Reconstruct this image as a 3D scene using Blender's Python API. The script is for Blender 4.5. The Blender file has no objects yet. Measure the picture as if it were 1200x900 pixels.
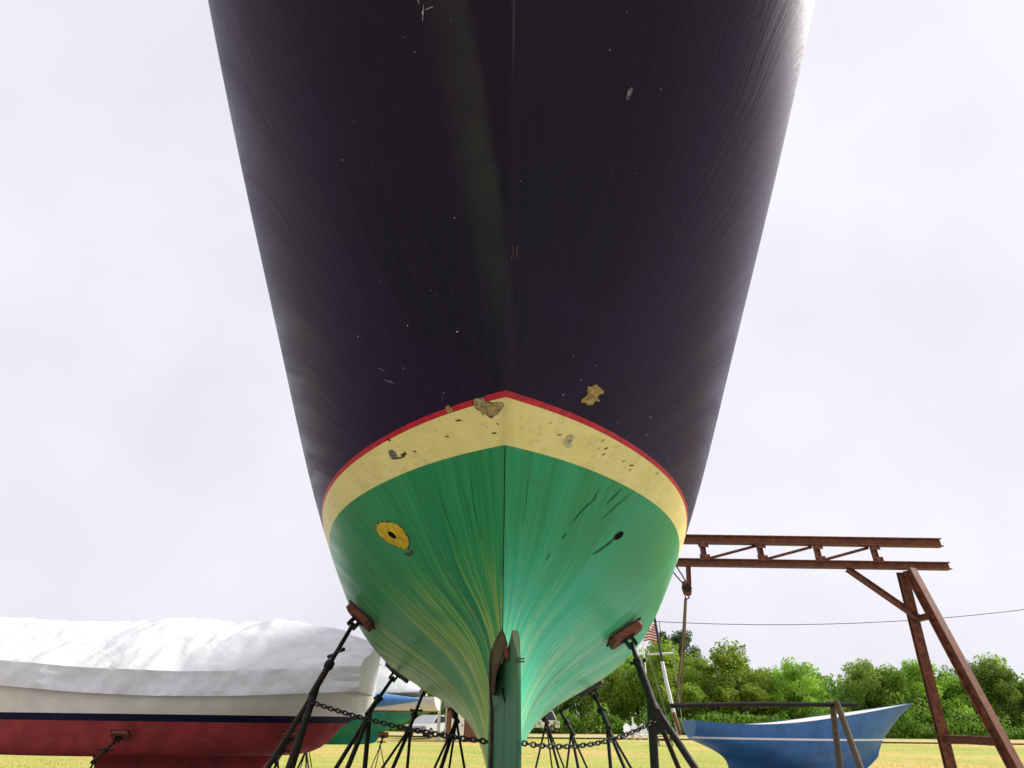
import bpy, bmesh, math, random
import numpy as np
from mathutils import Vector, Matrix, noise
from mathutils.bvhtree import BVHTree
R = math.radians
sc = bpy.context.scene
# ------------------------------------------------------------------ camera
cam = bpy.data.cameras.new('camera')
camo = bpy.data.objects.new('camera', cam)
sc.collection.objects.link(camo)
cam.sensor_fit = 'VERTICAL'
cam.sensor_height = 24.0
cam.lens = 667 / 900 * 24
cam.clip_start = 0.05
cam.clip_end = 2000
_r, _u, _f = (0.9999, -0.0121, 0.0116), (-0.0161, -0.5045, 0.8632), (0.0046, 0.8633, 0.5047)
camo.matrix_world = Matrix(((_r[0], _u[0], -_f[0], 0.0159), (_r[1], _u[1], -_f[1], 0), (_r[2], _u[2], -_f[2], 1.4), (0, 0, 0, 1)))
sc.camera = camo
# ------------------------------------------------------------------ world: thin bright overcast over a desaturated physical sky
SUN_EL, SUN_AZ = R(33), R(84)          # azimuth measured from +Y towards +X
w = bpy.data.worlds.new('World'); sc.world = w; w.use_nodes = True
nt = w.node_tree; nt.nodes.clear()
out = nt.nodes.new('ShaderNodeOutputWorld'); bg = nt.nodes.new('ShaderNodeBackground')
sky = nt.nodes.new('ShaderNodeTexSky'); sky.sky_type = 'NISHITA'; sky.sun_disc = False
sky.sun_elevation = SUN_EL; sky.sun_rotation = SUN_AZ; sky.air_density = 1.0; sky.dust_density = 4.0
hsv = nt.nodes.new('ShaderNodeHueSaturation'); hsv.inputs['Saturation'].default_value = 0.25
mix = nt.nodes.new('ShaderNodeMix'); mix.data_type = 'RGBA'; mix.inputs[0].default_value = 0.93
tc = nt.nodes.new('ShaderNodeTexCoord'); nz = nt.nodes.new('ShaderNodeTexNoise'); nz.inputs['Scale'].default_value = 2.2; nz.inputs['Detail'].default_value = 6
rmp = nt.nodes.new('ShaderNodeValToRGB')
rmp.color_ramp.elements[0].position = .3; rmp.color_ramp.elements[0].color = (3.05, 3.0, 3.35, 1)
rmp.color_ramp.elements[1].position = .7; rmp.color_ramp.elements[1].color = (3.7, 3.66, 4.0, 1)
nt.links.new(tc.outputs['Generated'], nz.inputs['Vector']); nt.links.new(nz.outputs['Fac'], rmp.inputs['Fac'])
nt.links.new(sky.outputs[0], hsv.inputs['Color']); nt.links.new(hsv.outputs[0], mix.inputs[6])
nt.links.new(rmp.outputs['Color'], mix.inputs[7]); nt.links.new(mix.outputs[2], bg.inputs['Color'])
bg.inputs['Strength'].default_value = 0.067
nt.links.new(bg.outputs[0], out.inputs[0])
# ------------------------------------------------------------------ sun behind the cloud
sl = bpy.data.lights.new('sun', 'SUN'); sl.energy = 1.5; sl.angle = R(14); sl.color = (1, .95, .88)
so = bpy.data.objects.new('sun', sl); sc.collection.objects.link(so)
sd = Vector((math.sin(SUN_AZ) * math.cos(SUN_EL), math.cos(SUN_AZ) * math.cos(SUN_EL), math.sin(SUN_EL)))
so.rotation_euler = sd.to_track_quat('Z', 'Y').to_euler()
so.location = sd * 100
sc.view_settings.view_transform = 'Standard'; sc.view_settings.look = 'None'
sc.view_settings.exposure = 1.95; sc.view_settings.gamma = 1
sc.cycles.max_bounces = 10; sc.cycles.diffuse_bounces = 5

random.seed(7)
# ------------------------------------------------------------------ object helpers
C = sc.collection
def tag(o, label=None, cat=None, group=None, kind=None):
    for k, v in (('label', label), ('category', cat), ('group', group), ('kind', kind)):
        if v: o[k] = v
    return o
def thing(name, loc, label, cat, group=None):
    o = bpy.data.objects.new(name, None); C.objects.link(o); o.location = loc; o.empty_display_size = .2
    return tag(o, label, cat, group)
def link(name, me, m=None, parent=None, smooth=False, world=True):
    """link a mesh whose vertices are in world space; keeps them there under a parent"""
    o = bpy.data.objects.new(name, me); C.objects.link(o)
    if m is not None:
        me.materials.clear(); me.materials.append(m)
    if smooth:
        me.polygons.foreach_set('use_smooth', [True] * len(me.polygons))
    if parent:
        o.parent = parent
        if world:
            p = parent; off = Vector((0, 0, 0))
            while p: off += Vector(p.location); p = p.parent
            o.location = -off
    return o
class MB:
    def __init__(s): s.v = []; s.f = []
    def add(s, vs, fs):
        n = len(s.v); s.v += [tuple(v) for v in vs]; s.f += [tuple(i + n for i in f) for f in fs]
    def box(s, c, size, M=None):
        hx, hy, hz = size[0] / 2, size[1] / 2, size[2] / 2
        vs = [Vector((x, y, z)) for x in (-hx, hx) for y in (-hy, hy) for z in (-hz, hz)]
        if M: vs = [M @ v for v in vs]
        s.add([v + Vector(c) for v in vs], [(0, 1, 3, 2), (4, 6, 7, 5), (0, 4, 5, 1), (2, 3, 7, 6), (0, 2, 6, 4), (1, 5, 7, 3)])
    def tube(s, pts, r, n=10, caps=True):
        pts = [Vector(p) for p in pts]; rs = r if isinstance(r, (list, tuple)) else [r] * len(pts)
        vs = []; a = None
        for i, p in enumerate(pts):
            d = (pts[min(i + 1, len(pts) - 1)] - pts[max(i - 1, 0)]).normalized()
            if a is None:
                a = d.orthogonal().normalized()
            else: a = (a - d * a.dot(d)).normalized()
            b = d.cross(a)
            vs += [p + (a * math.cos(2 * math.pi * k / n) + b * math.sin(2 * math.pi * k / n)) * rs[i] for k in range(n)]
        fs = []
        for i in range(len(pts) - 1):
            for k in range(n):
                fs.append((i * n + k, i * n + (k + 1) % n, (i + 1) * n + (k + 1) % n, (i + 1) * n + k))
        if caps: fs += [tuple(range(n))[::-1], tuple(range((len(pts) - 1) * n, len(pts) * n))]
        s.add(vs, fs)
    def prism(s, poly, n, M):
        """closed outline (2D) extruded +-n/2, placed by matrix"""
        k = len(poly)
        vs = [M @ Vector((x, y, -n / 2)) for x, y in poly] + [M @ Vector((x, y, n / 2)) for x, y in poly]
        s.add(vs, [tuple(range(k))[::-1], tuple(range(k, 2 * k))] + [(i, (i + 1) % k, k + (i + 1) % k, k + i) for i in range(k)])
    def build(s, name, m=None, parent=None, smooth=False, bevel=0):
        me = bpy.data.meshes.new(name); me.from_pydata(s.v, [], s.f); me.update()
        bm = bmesh.new(); bm.from_mesh(me); bmesh.ops.recalc_face_normals(bm, faces=bm.faces)
        if bevel: bmesh.ops.bevel(bm, geom=[e for e in bm.edges if len(e.link_faces) == 2 and e.calc_face_angle(0) > .6], offset=bevel, segments=2, affect='EDGES')
        bm.to_mesh(me); bm.free()
        o = link(name, me, m, parent, smooth)
        if smooth:
            try: me.set_sharp_from_angle(angle=R(40))
            except Exception: pass
        return o
# ------------------------------------------------------------------ material helpers
class G:
    """tiny node graph builder"""
    def __init__(s, name):
        s.m = bpy.data.materials.new(name); s.m.use_nodes = True; s.t = s.m.node_tree; s.b = s.t.nodes['Principled BSDF']
        s.tc = s.t.nodes.new('ShaderNodeTexCoord'); s.P = s.tc.outputs['Object']
    def n(s, ty, **kw):
        n = s.t.nodes.new(ty)
        for k, v in kw.items(): setattr(n, k, v)
        return n
    def put(s, sock, v):
        if hasattr(v, 'is_linked') or isinstance(v, bpy.types.NodeSocket): s.t.links.new(v, sock)
        else: sock.default_value = v
    def math(s, op, a, b=None, c=None, clamp=False):
        n = s.n('ShaderNodeMath', operation=op); n.use_clamp = clamp
        for i, v in enumerate((a, b, c)):
            if v is not None: s.put(n.inputs[i], v)
        return n.outputs[0]
    def sep(s, v):
        n = s.n('ShaderNodeSeparateXYZ'); s.put(n.inputs[0], v); return n.outputs
    def comb(s, x, y, z):
        n = s.n('ShaderNodeCombineXYZ')
        for i, v in enumerate((x, y, z)): s.put(n.inputs[i], v)
        return n.outputs[0]
    def scale(s, v, k):
        n = s.n('ShaderNodeVectorMath', operation='MULTIPLY'); s.put(n.inputs[0], v); n.inputs[1].default_value = k if isinstance(k, tuple) else (k,) * 3; return n.outputs[0]
    def noise(s, vec, scale=5, detail=4, rough=.55, dist=0):
        n = s.n('ShaderNodeTexNoise'); s.put(n.inputs['Vector'], vec); n.inputs['Scale'].default_value = scale
        n.inputs['Detail'].default_value = detail; n.inputs['Roughness'].default_value = rough; n.inputs['Distortion'].default_value = dist
        return n.outputs['Fac']
    def ramp(s, f, a, b, ca=0., cb=1.):
        n = s.n('ShaderNodeMapRange'); n.interpolation_type = 'SMOOTHSTEP'; s.put(n.inputs['Value'], f)
        n.inputs['From Min'].default_value = a; n.inputs['From Max'].default_value = b; n.inputs['To Min'].default_value = ca; n.inputs['To Max'].default_value = cb
        return n.outputs[0]
    def mix(s, f, a, b):
        n = s.n('ShaderNodeMix', data_type='RGBA'); s.put(n.inputs[0], f)
        for k, v in ((6, a), (7, b)):
            if isinstance(v, tuple): v = (v + (1,))[:4]
            s.put(n.inputs[k], v)
        return n.outputs[2]
    def bump(s, h, strength=.3, dist=.01, prev=None):
        n = s.n('ShaderNodeBump'); s.put(n.inputs['Height'], h); n.inputs['Strength'].default_value = strength; n.inputs['Distance'].default_value = dist
        if prev is not None: s.put(n.inputs['Normal'], prev)
        return n.outputs[0]
    def done(s, col, rough=.5, spec=.5, metal=0, nrm=None, coat=0, coatr=.1):
        if isinstance(col, tuple): col = (col + (1,))[:4]
        s.put(s.b.inputs['Base Color'], col); s.put(s.b.inputs['Roughness'], rough); s.put(s.b.inputs['Specular IOR Level'], spec)
        s.put(s.b.inputs['Metallic'], metal)
        s.b.inputs['Coat Weight'].default_value = coat; s.b.inputs['Coat Roughness'].default_value = coatr
        if nrm is not None: s.put(s.b.inputs['Normal'], nrm)
        return s.m
def simple(name, col, rough=.5, spec=.5, metal=0, var=.25, scale=8, bump=.15, bd=.004, col2=None):
    g = G(name); f = g.noise(g.P, scale, 6, .6)
    c2 = col2 or tuple(c * (1 - var) for c in col)
    c = g.mix(g.ramp(f, .35, .65), col, c2)
    rg = g.ramp(g.noise(g.P, scale * 2.3, 4), .3, .7, rough * .8, min(1, rough * 1.15))
    return g.done(c, rg, spec, metal, g.bump(g.noise(g.P, scale * 9, 5), bump, bd))
def diag(g, zk, eps=.02):
    """angle of the 'diagonal' plane about a fore-and-aft axis at height zk: planking and brush strokes run along it"""
    x, y, z = g.sep(g.P)
    ax = g.math('ADD', g.math('ABSOLUTE', x), eps)
    a = g.math('ARCTAN2', g.math('SUBTRACT', z, zk), ax)
    side = g.math('SIGN', x)
    return a, x, y, z, side
# ------------------------------------------------------------------ materials
def m_bottom(name='green_bottom_paint'):
    """antifouling brushed along the planks: strokes follow curves that sweep out and up from the stern post"""
    g = G(name); x, y, z = g.sep(g.P); side = g.math('SIGN', x)
    ax = g.math('ADD', g.math('ABSOLUTE', x), .03)
    A = g.math('SUBTRACT', z, g.math('MULTIPLY', g.math('LOGARITHM', ax, 2.71828), .40))
    A2 = g.math('MULTIPLY_ADD', g.math('ARCTAN2', g.math('SUBTRACT', z, 1.40), ax), 1.25, 1.215)
    wz = g.ramp(z, 1.75, 2.28)
    A = g.math('ADD', g.math('MULTIPLY', A2, wz), g.math('MULTIPLY', A, g.math('SUBTRACT', 1.0, wz)))
    A = g.math('ADD', A, g.math('MULTIPLY', g.noise(g.P, .9, 2), .05))
    def st(k, ky, sd, det=5, ro=.68): return g.noise(g.comb(g.math('MULTIPLY', A, k), g.math('MULTIPLY', y, ky), g.math('MULTIPLY', side, sd)), 1, det, ro)
    f1 = st(20, .55, 9); f2 = st(110, .8, 5, 6, .75); f3 = st(6.5, .35, 3, 3, .5); f4 = st(78, 1.0, 7, 6, .72); f5 = st(11, .6, 11, 2, .5)
    blot = g.noise(g.P, 2.4, 5, .6)
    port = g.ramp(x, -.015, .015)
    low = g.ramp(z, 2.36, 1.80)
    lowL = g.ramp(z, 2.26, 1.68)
    base = g.mix(port, g.mix(low, (.008, .25, .068), (.012, .27, .064)), g.mix(low, (.010, .27, .074), (.012, .50, .27)))  # skylight from the right painted in: that half bluer, brighter low down
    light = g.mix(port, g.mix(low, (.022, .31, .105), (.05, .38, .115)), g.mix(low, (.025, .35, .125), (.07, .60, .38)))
    c = g.mix(g.ramp(f1, .40, .64, 0, .8), base, light)
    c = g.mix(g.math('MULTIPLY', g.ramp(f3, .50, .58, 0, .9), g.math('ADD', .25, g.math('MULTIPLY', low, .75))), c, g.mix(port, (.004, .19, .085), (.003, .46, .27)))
    wear = g.math('MULTIPLY', g.ramp(f4, .46, .56), g.ramp(f5, .42, .54, .12, 1.3))
    wear = g.math('MULTIPLY', wear, g.math('MULTIPLY', g.math('ADD', .03, lowL), g.mix(port, (1, 1, 1), (.55, .55, .55))))
    wear = g.math('MULTIPLY', wear, g.ramp(blot, .32, .50, .45, 1))
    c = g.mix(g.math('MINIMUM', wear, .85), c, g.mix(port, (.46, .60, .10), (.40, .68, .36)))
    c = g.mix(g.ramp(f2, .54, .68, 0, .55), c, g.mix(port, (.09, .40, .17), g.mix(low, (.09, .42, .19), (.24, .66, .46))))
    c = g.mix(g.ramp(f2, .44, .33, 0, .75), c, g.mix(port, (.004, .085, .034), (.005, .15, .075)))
    c = g.mix(g.math('MULTIPLY', g.ramp(g.noise(g.P, 3.1, 5, .65), .54, .72, 0, .4), low), c, (.06, .22, .13))
    c = g.mix(g.ramp(g.noise(g.P, 6, 6, .72), .58, .70, 0, .35), c, (.07, .16, .05))
    h = g.math('ADD', g.math('MULTIPLY', f2, .6), g.math('MULTIPLY', g.noise(g.P, 60, 3), .15))
    return g.done(c, g.ramp(f1, .3, .7, .24, .42), .36, 0, g.bump(h, .4, .006))
def m_navy():
    g = G('navy_topside_enamel'); a, x, y, z, sd_ = diag(g, 2.05)
    A = g.math('ADD', a, g.math('MULTIPLY', g.noise(g.P, 1.2, 2), .08))
    f2 = g.noise(g.comb(g.math('MULTIPLY', A, 110), g.math('MULTIPLY', y, 1.4), g.math('MULTIPLY', sd_, 5)), 1, 5, .7)
    f1 = g.noise(g.comb(g.math('MULTIPLY', A, 22), g.math('MULTIPLY', y, .8), sd_), 1, 4, .6)
    big = g.noise(g.P, 1.7, 3, .5)
    c = g.mix(g.ramp(f1, .35, .65), (.0060, .0058, .0125), (.0105, .0082, .0190))
    c = g.mix(g.ramp(big, .40, .60, 0, .8), c, (.0170, .0070, .0250))
    c = g.mix(g.math('MULTIPLY', g.ramp(y, 1.7, 1.0), .6), c, (.0045, .0058, .0055))
    c = g.mix(g.math('MULTIPLY', g.ramp(g.math('ABSOLUTE', x), .35, .9), .8), c, (.026, .014, .046))  # edge sheen painted in: base colour turns lighter purple towards the sides
    c = g.mix(g.ramp(f2, .55, .75, 0, .6), c, (.020, .014, .026))
    # pale olive reflection beside the centreline, painted into the base colour
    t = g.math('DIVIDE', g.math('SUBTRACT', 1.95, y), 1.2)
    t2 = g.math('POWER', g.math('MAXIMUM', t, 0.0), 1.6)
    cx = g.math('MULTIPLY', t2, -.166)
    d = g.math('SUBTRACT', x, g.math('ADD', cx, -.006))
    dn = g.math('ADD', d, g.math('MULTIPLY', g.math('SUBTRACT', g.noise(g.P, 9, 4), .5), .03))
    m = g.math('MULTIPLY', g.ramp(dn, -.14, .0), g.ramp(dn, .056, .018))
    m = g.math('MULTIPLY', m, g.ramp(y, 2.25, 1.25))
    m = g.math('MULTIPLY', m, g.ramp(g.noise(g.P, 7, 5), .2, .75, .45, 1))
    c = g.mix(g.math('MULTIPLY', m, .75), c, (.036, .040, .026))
    # rub mark along the centreline high up
    k = g.math('MULTIPLY', g.ramp(g.math('ABSOLUTE', g.math('SUBTRACT', x, .012)), .004, .001), g.ramp(y, 1.02, .85))
    c = g.mix(g.math('MULTIPLY', k, .35), c, (.10, .11, .07))
    c = g.mix(g.ramp(g.noise(g.P, 5.5, 6, .7), .55, .75, 0, .35), c, (.016, .018, .022))
    dust = g.ramp(g.noise(g.P, 90, 3, .7), .62, .74, 0, .22)
    c = g.mix(dust, c, (.08, .075, .08))
    h = g.math('ADD', g.math('MULTIPLY', f2, .7), g.math('MULTIPLY', g.noise(g.P, 45, 3), .12))
    g.b.inputs['Specular Tint'].default_value = (.80, .66, 1, 1)
    return g.done(c, g.ramp(f1, .3, .7, .34, .48), .24, 0, g.bump(h, .6, .006))
def m_cream():
    g = G('cream_boot_top_paint'); a, x, y, z, sd_ = diag(g, 1.9)
    f = g.noise(g.P, 6, 6, .65); f2 = g.noise(g.P, 30, 5, .7)
    f3 = g.noise(g.comb(g.math('MULTIPLY', a, 60), g.math('MULTIPLY', y, 2), sd_), 1, 4, .6)
    c = g.mix(g.ramp(f, .3, .7), (.90, .80, .30), (.82, .71, .235))
    c = g.mix(g.ramp(f2, .56, .72, 0, .45), c, (.40, .33, .12))
    c = g.mix(g.ramp(g.noise(g.P, 3.2, 5, .7), .56, .70, 0, .4), c, (.45, .44, .17))
    c = g.mix(g.ramp(f3, .58, .74, 0, .35), c, (.82, .70, .36))
    cr = g.noise(g.P, 17, 5, .75, 1.4)
    line = g.ramp(g.math('ABSOLUTE', g.math('SUBTRACT', cr, .5)), .012, .002)
    c = g.mix(g.math('MULTIPLY', line, g.ramp(g.noise(g.P, 4.5, 3), .54, .66, 0, .55)), c, (.22, .17, .07))
    c = g.mix(g.math('MULTIPLY', g.ramp(g.math('ABSOLUTE', x), .05, .0), .35), c, (.45, .35, .12))
    c = g.mix(g.ramp(g.noise(g.P, 12, 6, .75), .60, .72, 0, .4), c, (.36, .30, .13))
    c = g.mix(g.ramp(g.noise(g.P, 85, 4, .8), .66, .72, 0, .7), c, (.17, .13, .06))
    return g.done(c, .42, .4, 0, g.bump(g.math('ADD', f2, f3), .3, .004))
def m_rust(name, dark=(.011, .0065, .0055), hot=(.075, .026, .012), amt=(.55, .72), rough=.62):
    g = G(name); f = g.noise(g.P, 14, 7, .7); f2 = g.noise(g.P, 70, 4, .7)
    c = g.mix(g.ramp(f, amt[0], amt[1]), dark, hot); c = g.mix(g.ramp(f2, .58, .7, 0, .5), c, tuple(v * 1.8 for v in hot))
    return g.done(c, g.ramp(f, .3, .7, rough * .75, rough * 1.2), .30, 0, g.bump(f2, .5, .003))
def m_wood(name, a, b, axis='X', k=14):
    g = G(name); x, y, z = g.sep(g.P)
    v = g.comb(x, g.math('MULTIPLY', y, k), g.math('MULTIPLY', z, k)) if axis == 'X' else g.comb(g.math('MULTIPLY', x, k), g.math('MULTIPLY', y, k), z)
    f = g.noise(v, 3, 6, .7)
    return g.done(g.mix(g.ramp(f, .3, .7), a, b), .75, .3, 0, g.bump(f, .5, .003))
def m_grass():
    g = G('dry_mown_grass'); x, y, z = g.sep(g.P)
    big = g.noise(g.P, .09, 5, .6); mid = g.noise(g.comb(g.math('MULTIPLY', x, .35), y, 0), .55, 6, .65); fine = g.noise(g.P, 9, 6, .75)
    c = g.mix(g.ramp(mid, .36, .62), (.34, .39, .075), (.46, .45, .12))
    c = g.mix(g.ramp(big, .44, .60, 0, .9), c, (.62, .42, .16))
    c = g.mix(g.ramp(g.noise(g.comb(g.math('MULTIPLY', x, .5), y, 3), .8, 5, .6), .55, .68, 0, .5), c, (.20, .27, .04))
    c = g.mix(g.ramp(fine, .40, .66, 0, .4), c, (.26, .26, .06))
    return g.done(c, .9, .15, 0, g.bump(fine, .8, .05))
def m_leaf(name, a, b, scale=.9):
    g = G(name); oi = g.n('ShaderNodeObjectInfo')
    f = g.noise(g.P, scale, 4, .6); f2 = g.noise(g.P, 9, 2)
    c = g.mix(g.ramp(f, .35, .65), a, b); c = g.mix(g.ramp(f2, .4, .7, 0, .5), c, tuple(v * 1.35 for v in b))
    hs = g.n('ShaderNodeHueSaturation'); g.put(hs.inputs['Color'], c)
    g.put(hs.inputs['Value'], g.math('ADD', .75, g.math('MULTIPLY', oi.outputs['Random'], .5)))
    g.put(hs.inputs['Hue'], g.math('ADD', .485, g.math('MULTIPLY', oi.outputs['Random'], .03)))
    m = g.done(hs.outputs[0], .6, .3)
    tr = g.n('ShaderNodeBsdfTranslucent'); g.put(tr.inputs['Color'], hs.outputs[0]); ms = g.n('ShaderNodeMixShader'); ms.inputs[0].default_value = .4
    o = g.t.nodes['Material Output']; g.t.links.new(g.b.outputs[0], ms.inputs[1]); g.t.links.new(tr.outputs[0], ms.inputs[2]); g.t.links.new(ms.outputs[0], o.inputs[0])
    return m
def m_tarp(name, a, b):
    g = G(name); f = g.noise(g.P, 1.6, 6, .6, .6); f2 = g.noise(g.P, 9, 6, .6, 1.2)
    c = g.mix(g.ramp(f, .35, .7), a, b); c = g.mix(g.ramp(g.noise(g.P, 4, 5, .7), .6, .75, 0, .35), c, tuple(v * .7 for v in b))
    return g.done(c, .38, .45, 0, g.bump(g.noise(g.P, 5, 3, .5, .8), .35, .05))
MT = dict(
    stain=simple('faint_dark_stain', (.010, .12, .055), .5, .3, var=.4, scale=20),
    darkred=simple('dark_red_line', (.22, .012, .02), .5, .4),
    bounce_ground=simple('grey_bounce_gravel', (.40, .375, .36), .95, .15, var=.3, scale=2.5, bump=.8, bd=.02),
    bottom=m_bottom(), navy=m_navy(), cream=m_cream(),
    red=simple('red_stripe_paint', (.62, .010, .028), .4, .45, var=.35, scale=20),
    seam=simple('dark_open_seam', (.010, .020, .011), .9, .1),
    filler=simple('bare_ochre_filler', (.60, .46, .16), .8, .2, scale=42, bump=.9, bd=.008, col2=(.30, .20, .06)),
    sealant=simple('yellow_bedding_compound', (.78, .62, .02), .6, .35, scale=34, bump=.8, bd=.008, col2=(.62, .36, .015)),
    edge=simple('broken_paint_edge', (.09, .065, .035), .85, .2, scale=60, bump=.6),
    hole=simple('black_bore', (.004, .003, .003), .9, .1),
    bronze=simple('tarnished_bronze', (.22, .17, .08), .5, .5, metal=.6, scale=40),
    chip=simple('pale_primer_chip', (.50, .48, .46), .8, .2, scale=80, col2=(.28, .25, .24)),
    pink=simple('pink_undercoat_scratch', (.16, .07, .08), .8, .2, scale=80),
    rud=None, rust=m_rust('rusty_black_steel'), rustred=m_rust('red_rust_steel', (.10, .032, .018), (.24, .075, .03), (.4, .65)),
    galv=simple('galvanised_screw', (.30, .29, .27), .45, .5, metal=.7, scale=40),
    pad=m_wood('weathered_red_plywood', (.23, .065, .032), (.10, .030, .018)),
    padb=m_wood('grey_plywood_pad', (.10, .07, .05), (.05, .035, .028)),
    chain=m_rust('rusty_chain_steel', (.012, .010, .009), (.05, .025, .015), (.5, .8)),
    deck=m_wood('teak_deck', (.28, .18, .09), (.17, .11, .06), 'Y'),
    timber=m_wood('creosoted_timber', (.16, .11, .07), (.07, .05, .035)),
    tarp=m_tarp('white_shrink_film', (.72, .72, .73), (.62, .62, .63)), tarpg=m_tarp('pale_grey_canvas', (.52, .56, .55), (.44, .47, .46)),
    blue=m_tarp('faded_blue_canvas', (.10, .27, .52), (.03, .12, .30)),
    offwhite=simple('offwhite_gelcoat', (.72, .68, .58), .35, .5, var=.12, scale=3, bump=.05), white=simple('white_paint', (.80, .80, .78), .45, .5, var=.1, scale=6),
    navy2=simple('navy_boot_stripe', (.006, .007, .030), .7, .15), redb=simple('brick_red_antifouling', (.30, .030, .030), .7, .3, var=.3, scale=4),
    teal=simple('teal_antifouling', (.004, .24, .16), .6, .35, var=.3, scale=3), bluehull=simple('blue_dinghy_gelcoat', (.03, .14, .36), .4, .5, scale=4),
    spruce=m_wood('varnished_spruce', (.24, .12, .05), (.14, .07, .03), 'Y'), dark=simple('dark_grey_metal', (.05, .05, .05), .5, .5, metal=.4),
    rope=simple('old_manila_rope', (.20, .13, .07), .9, .2, scale=60), wire=simple('black_cable', (.03, .03, .035), .6, .3),
    grass=m_grass(), lane=simple('pale_gravel_lane', (.50, .43, .36), .95, .1, var=.25, scale=3, bump=.6, bd=.02),
    leafA=m_leaf('broadleaf_green', (.15, .27, .025), (.31, .46, .055)), leafB=m_leaf('deep_broadleaf', (.08, .17, .018), (.17, .30, .035)),
    needle=m_leaf('pine_needles', (.04, .085, .035), (.09, .15, .06)), bark=m_wood('grey_bark', (.16, .12, .09), (.07, .055, .04), 'Z', 5),
    blade=m_leaf('grass_blades', (.40, .46, .09), (.56, .54, .17), .4),
    glass=simple('dark_window_glass', (.02, .025, .03), .08, .6, var=0, bump=0), rubber=simple('black_rubber', (.015, .015, .015), .8, .3),
    boards=m_wood('brown_red_boards', (.22, .10, .07), (.13, .06, .045), 'Z', 8), shingle=simple('grey_shingle', (.13, .12, .12), .9, .2, scale=12),
    flagr=simple('flag_red', (.45, .03, .04), .8, .2, var=.1), flagw=simple('flag_white', (.78, .76, .76), .8, .2, var=.06), flagb=simple('flag_blue', (.02, .03, .13), .8, .2, var=.1),
)
def m_rudder():
    g = G('rudder_faded_green'); x, y, z = g.sep(g.P)
    f = g.noise(g.comb(g.math('MULTIPLY', x, 9), g.math('MULTIPLY', y, 9), g.math('MULTIPLY', z, 1.2)), 2.4, 6, .65); f2 = g.noise(g.P, 20, 5, .7)
    c = g.mix(g.ramp(f, .35, .65), (.026, .120, .052), (.055, .185, .085)); c = g.mix(g.ramp(f2, .58, .72, 0, .5), c, (.10, .10, .055))
    c = g.mix(g.ramp(g.math('ADD', z, g.math('MULTIPLY', f2, .3)), 1.76, 1.92, 0, .55), c, (.12, .085, .04))
    return g.done(c, .55, .35, 0, g.bump(g.math('ADD', f, f2), .4, .006))
MT['rud'] = m_rudder()
NET = [
  [(0.000,-0.700,3.528), (0.054,-0.714,3.583), (0.298,-0.723,3.657), (0.531,-0.731,3.764), (0.709,-0.738,3.913), (0.792,-0.744,4.058), (0.810,-0.750,4.172)],
  [(0.000,0.000,3.312), (0.102,0.000,3.371), (0.374,0.000,3.448), (0.641,0.000,3.562), (0.846,0.000,3.725), (0.928,0.000,3.882), (0.923,0.000,4.001)],
  [(0.000,0.900,3.040), (0.161,0.900,3.101), (0.470,0.900,3.188), (0.780,0.900,3.319), (1.020,0.900,3.514), (1.105,0.900,3.702), (1.078,0.900,3.843)],
  [(0.000,1.800,2.742), (0.221,1.829,2.788), (0.558,1.846,2.887), (0.902,1.862,3.047), (1.168,1.875,3.293), (1.258,1.888,3.533), (1.218,1.900,3.712)],
  [(0.000,2.500,2.473), (0.281,2.614,2.479), (0.641,2.685,2.592), (1.036,2.746,2.789), (1.295,2.801,3.075), (1.374,2.852,3.383), (1.335,2.900,3.615)],
  [(0.000,3.200,2.084), (0.279,3.400,2.106), (0.690,3.524,2.249), (1.147,3.631,2.495), (1.420,3.727,2.858), (1.497,3.816,3.226), (1.449,3.900,3.558)],
  [(0.000,3.550,1.756), (0.164,3.964,1.812), (0.609,4.222,1.946), (1.175,4.443,2.221), (1.523,4.642,2.671), (1.612,4.826,3.105), (1.549,5.000,3.549)],
  [(0.030,3.620,1.124), (0.040,4.356,1.506), (0.454,4.816,1.784), (1.199,5.208,2.029), (1.629,5.562,2.518), (1.718,5.891,3.045), (1.650,6.200,3.614)],
  [(0.050,3.800,0.425), (0.033,4.884,1.111), (0.421,5.561,1.475), (1.225,6.139,1.730), (1.687,6.661,2.324), (1.772,7.145,3.026), (1.697,7.600,3.771)],
  [(0.060,6.500,0.332), (0.041,7.213,1.107), (0.432,7.659,1.479), (1.135,8.039,1.780), (1.582,8.382,2.478), (1.714,8.700,3.215), (1.659,9.000,3.997)],
  [(0.050,9.500,0.463), (0.089,10.071,1.181), (0.285,10.427,1.746), (0.566,10.731,2.350), (0.792,11.006,3.005), (0.948,11.260,3.688), (1.040,11.500,4.378)],
  [(0.000,11.200,1.996), (0.030,11.348,2.416), (0.033,11.648,2.838), (0.037,12.058,3.259), (0.040,12.559,3.818), (0.041,13.142,4.295), (0.041,13.800,4.803)],
]
# ------------------------------------------------------------------ lofted hull surfaces
def bas(n, m):
    k = 3; kn = np.concatenate([np.zeros(k), np.linspace(0, 1, n - k + 1), np.ones(k)])
    t = np.linspace(0, 1, m); t[-1] = 1 - 1e-9
    B = np.zeros((m, len(kn) - 1))
    for i in range(len(kn) - 1): B[:, i] = (t >= kn[i]) & (t < kn[i + 1])
    for d in range(1, k + 1):
        N = np.zeros((m, len(kn) - 1 - d))
        for i in range(len(kn) - 1 - d):
            a = kn[i + d] - kn[i]; b = kn[i + d + 1] - kn[i + 1]
            if a > 0: N[:, i] += (t - kn[i]) / a * B[:, i]
            if b > 0: N[:, i] += (kn[i + d + 1] - t) / b * B[:, i + 1]
        B = N
    return B
NET = np.array(NET)
def grid(net, m, n): return np.einsum('ai,ijk,bj->abk', bas(net.shape[0], m), net, bas(net.shape[1], n))
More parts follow.
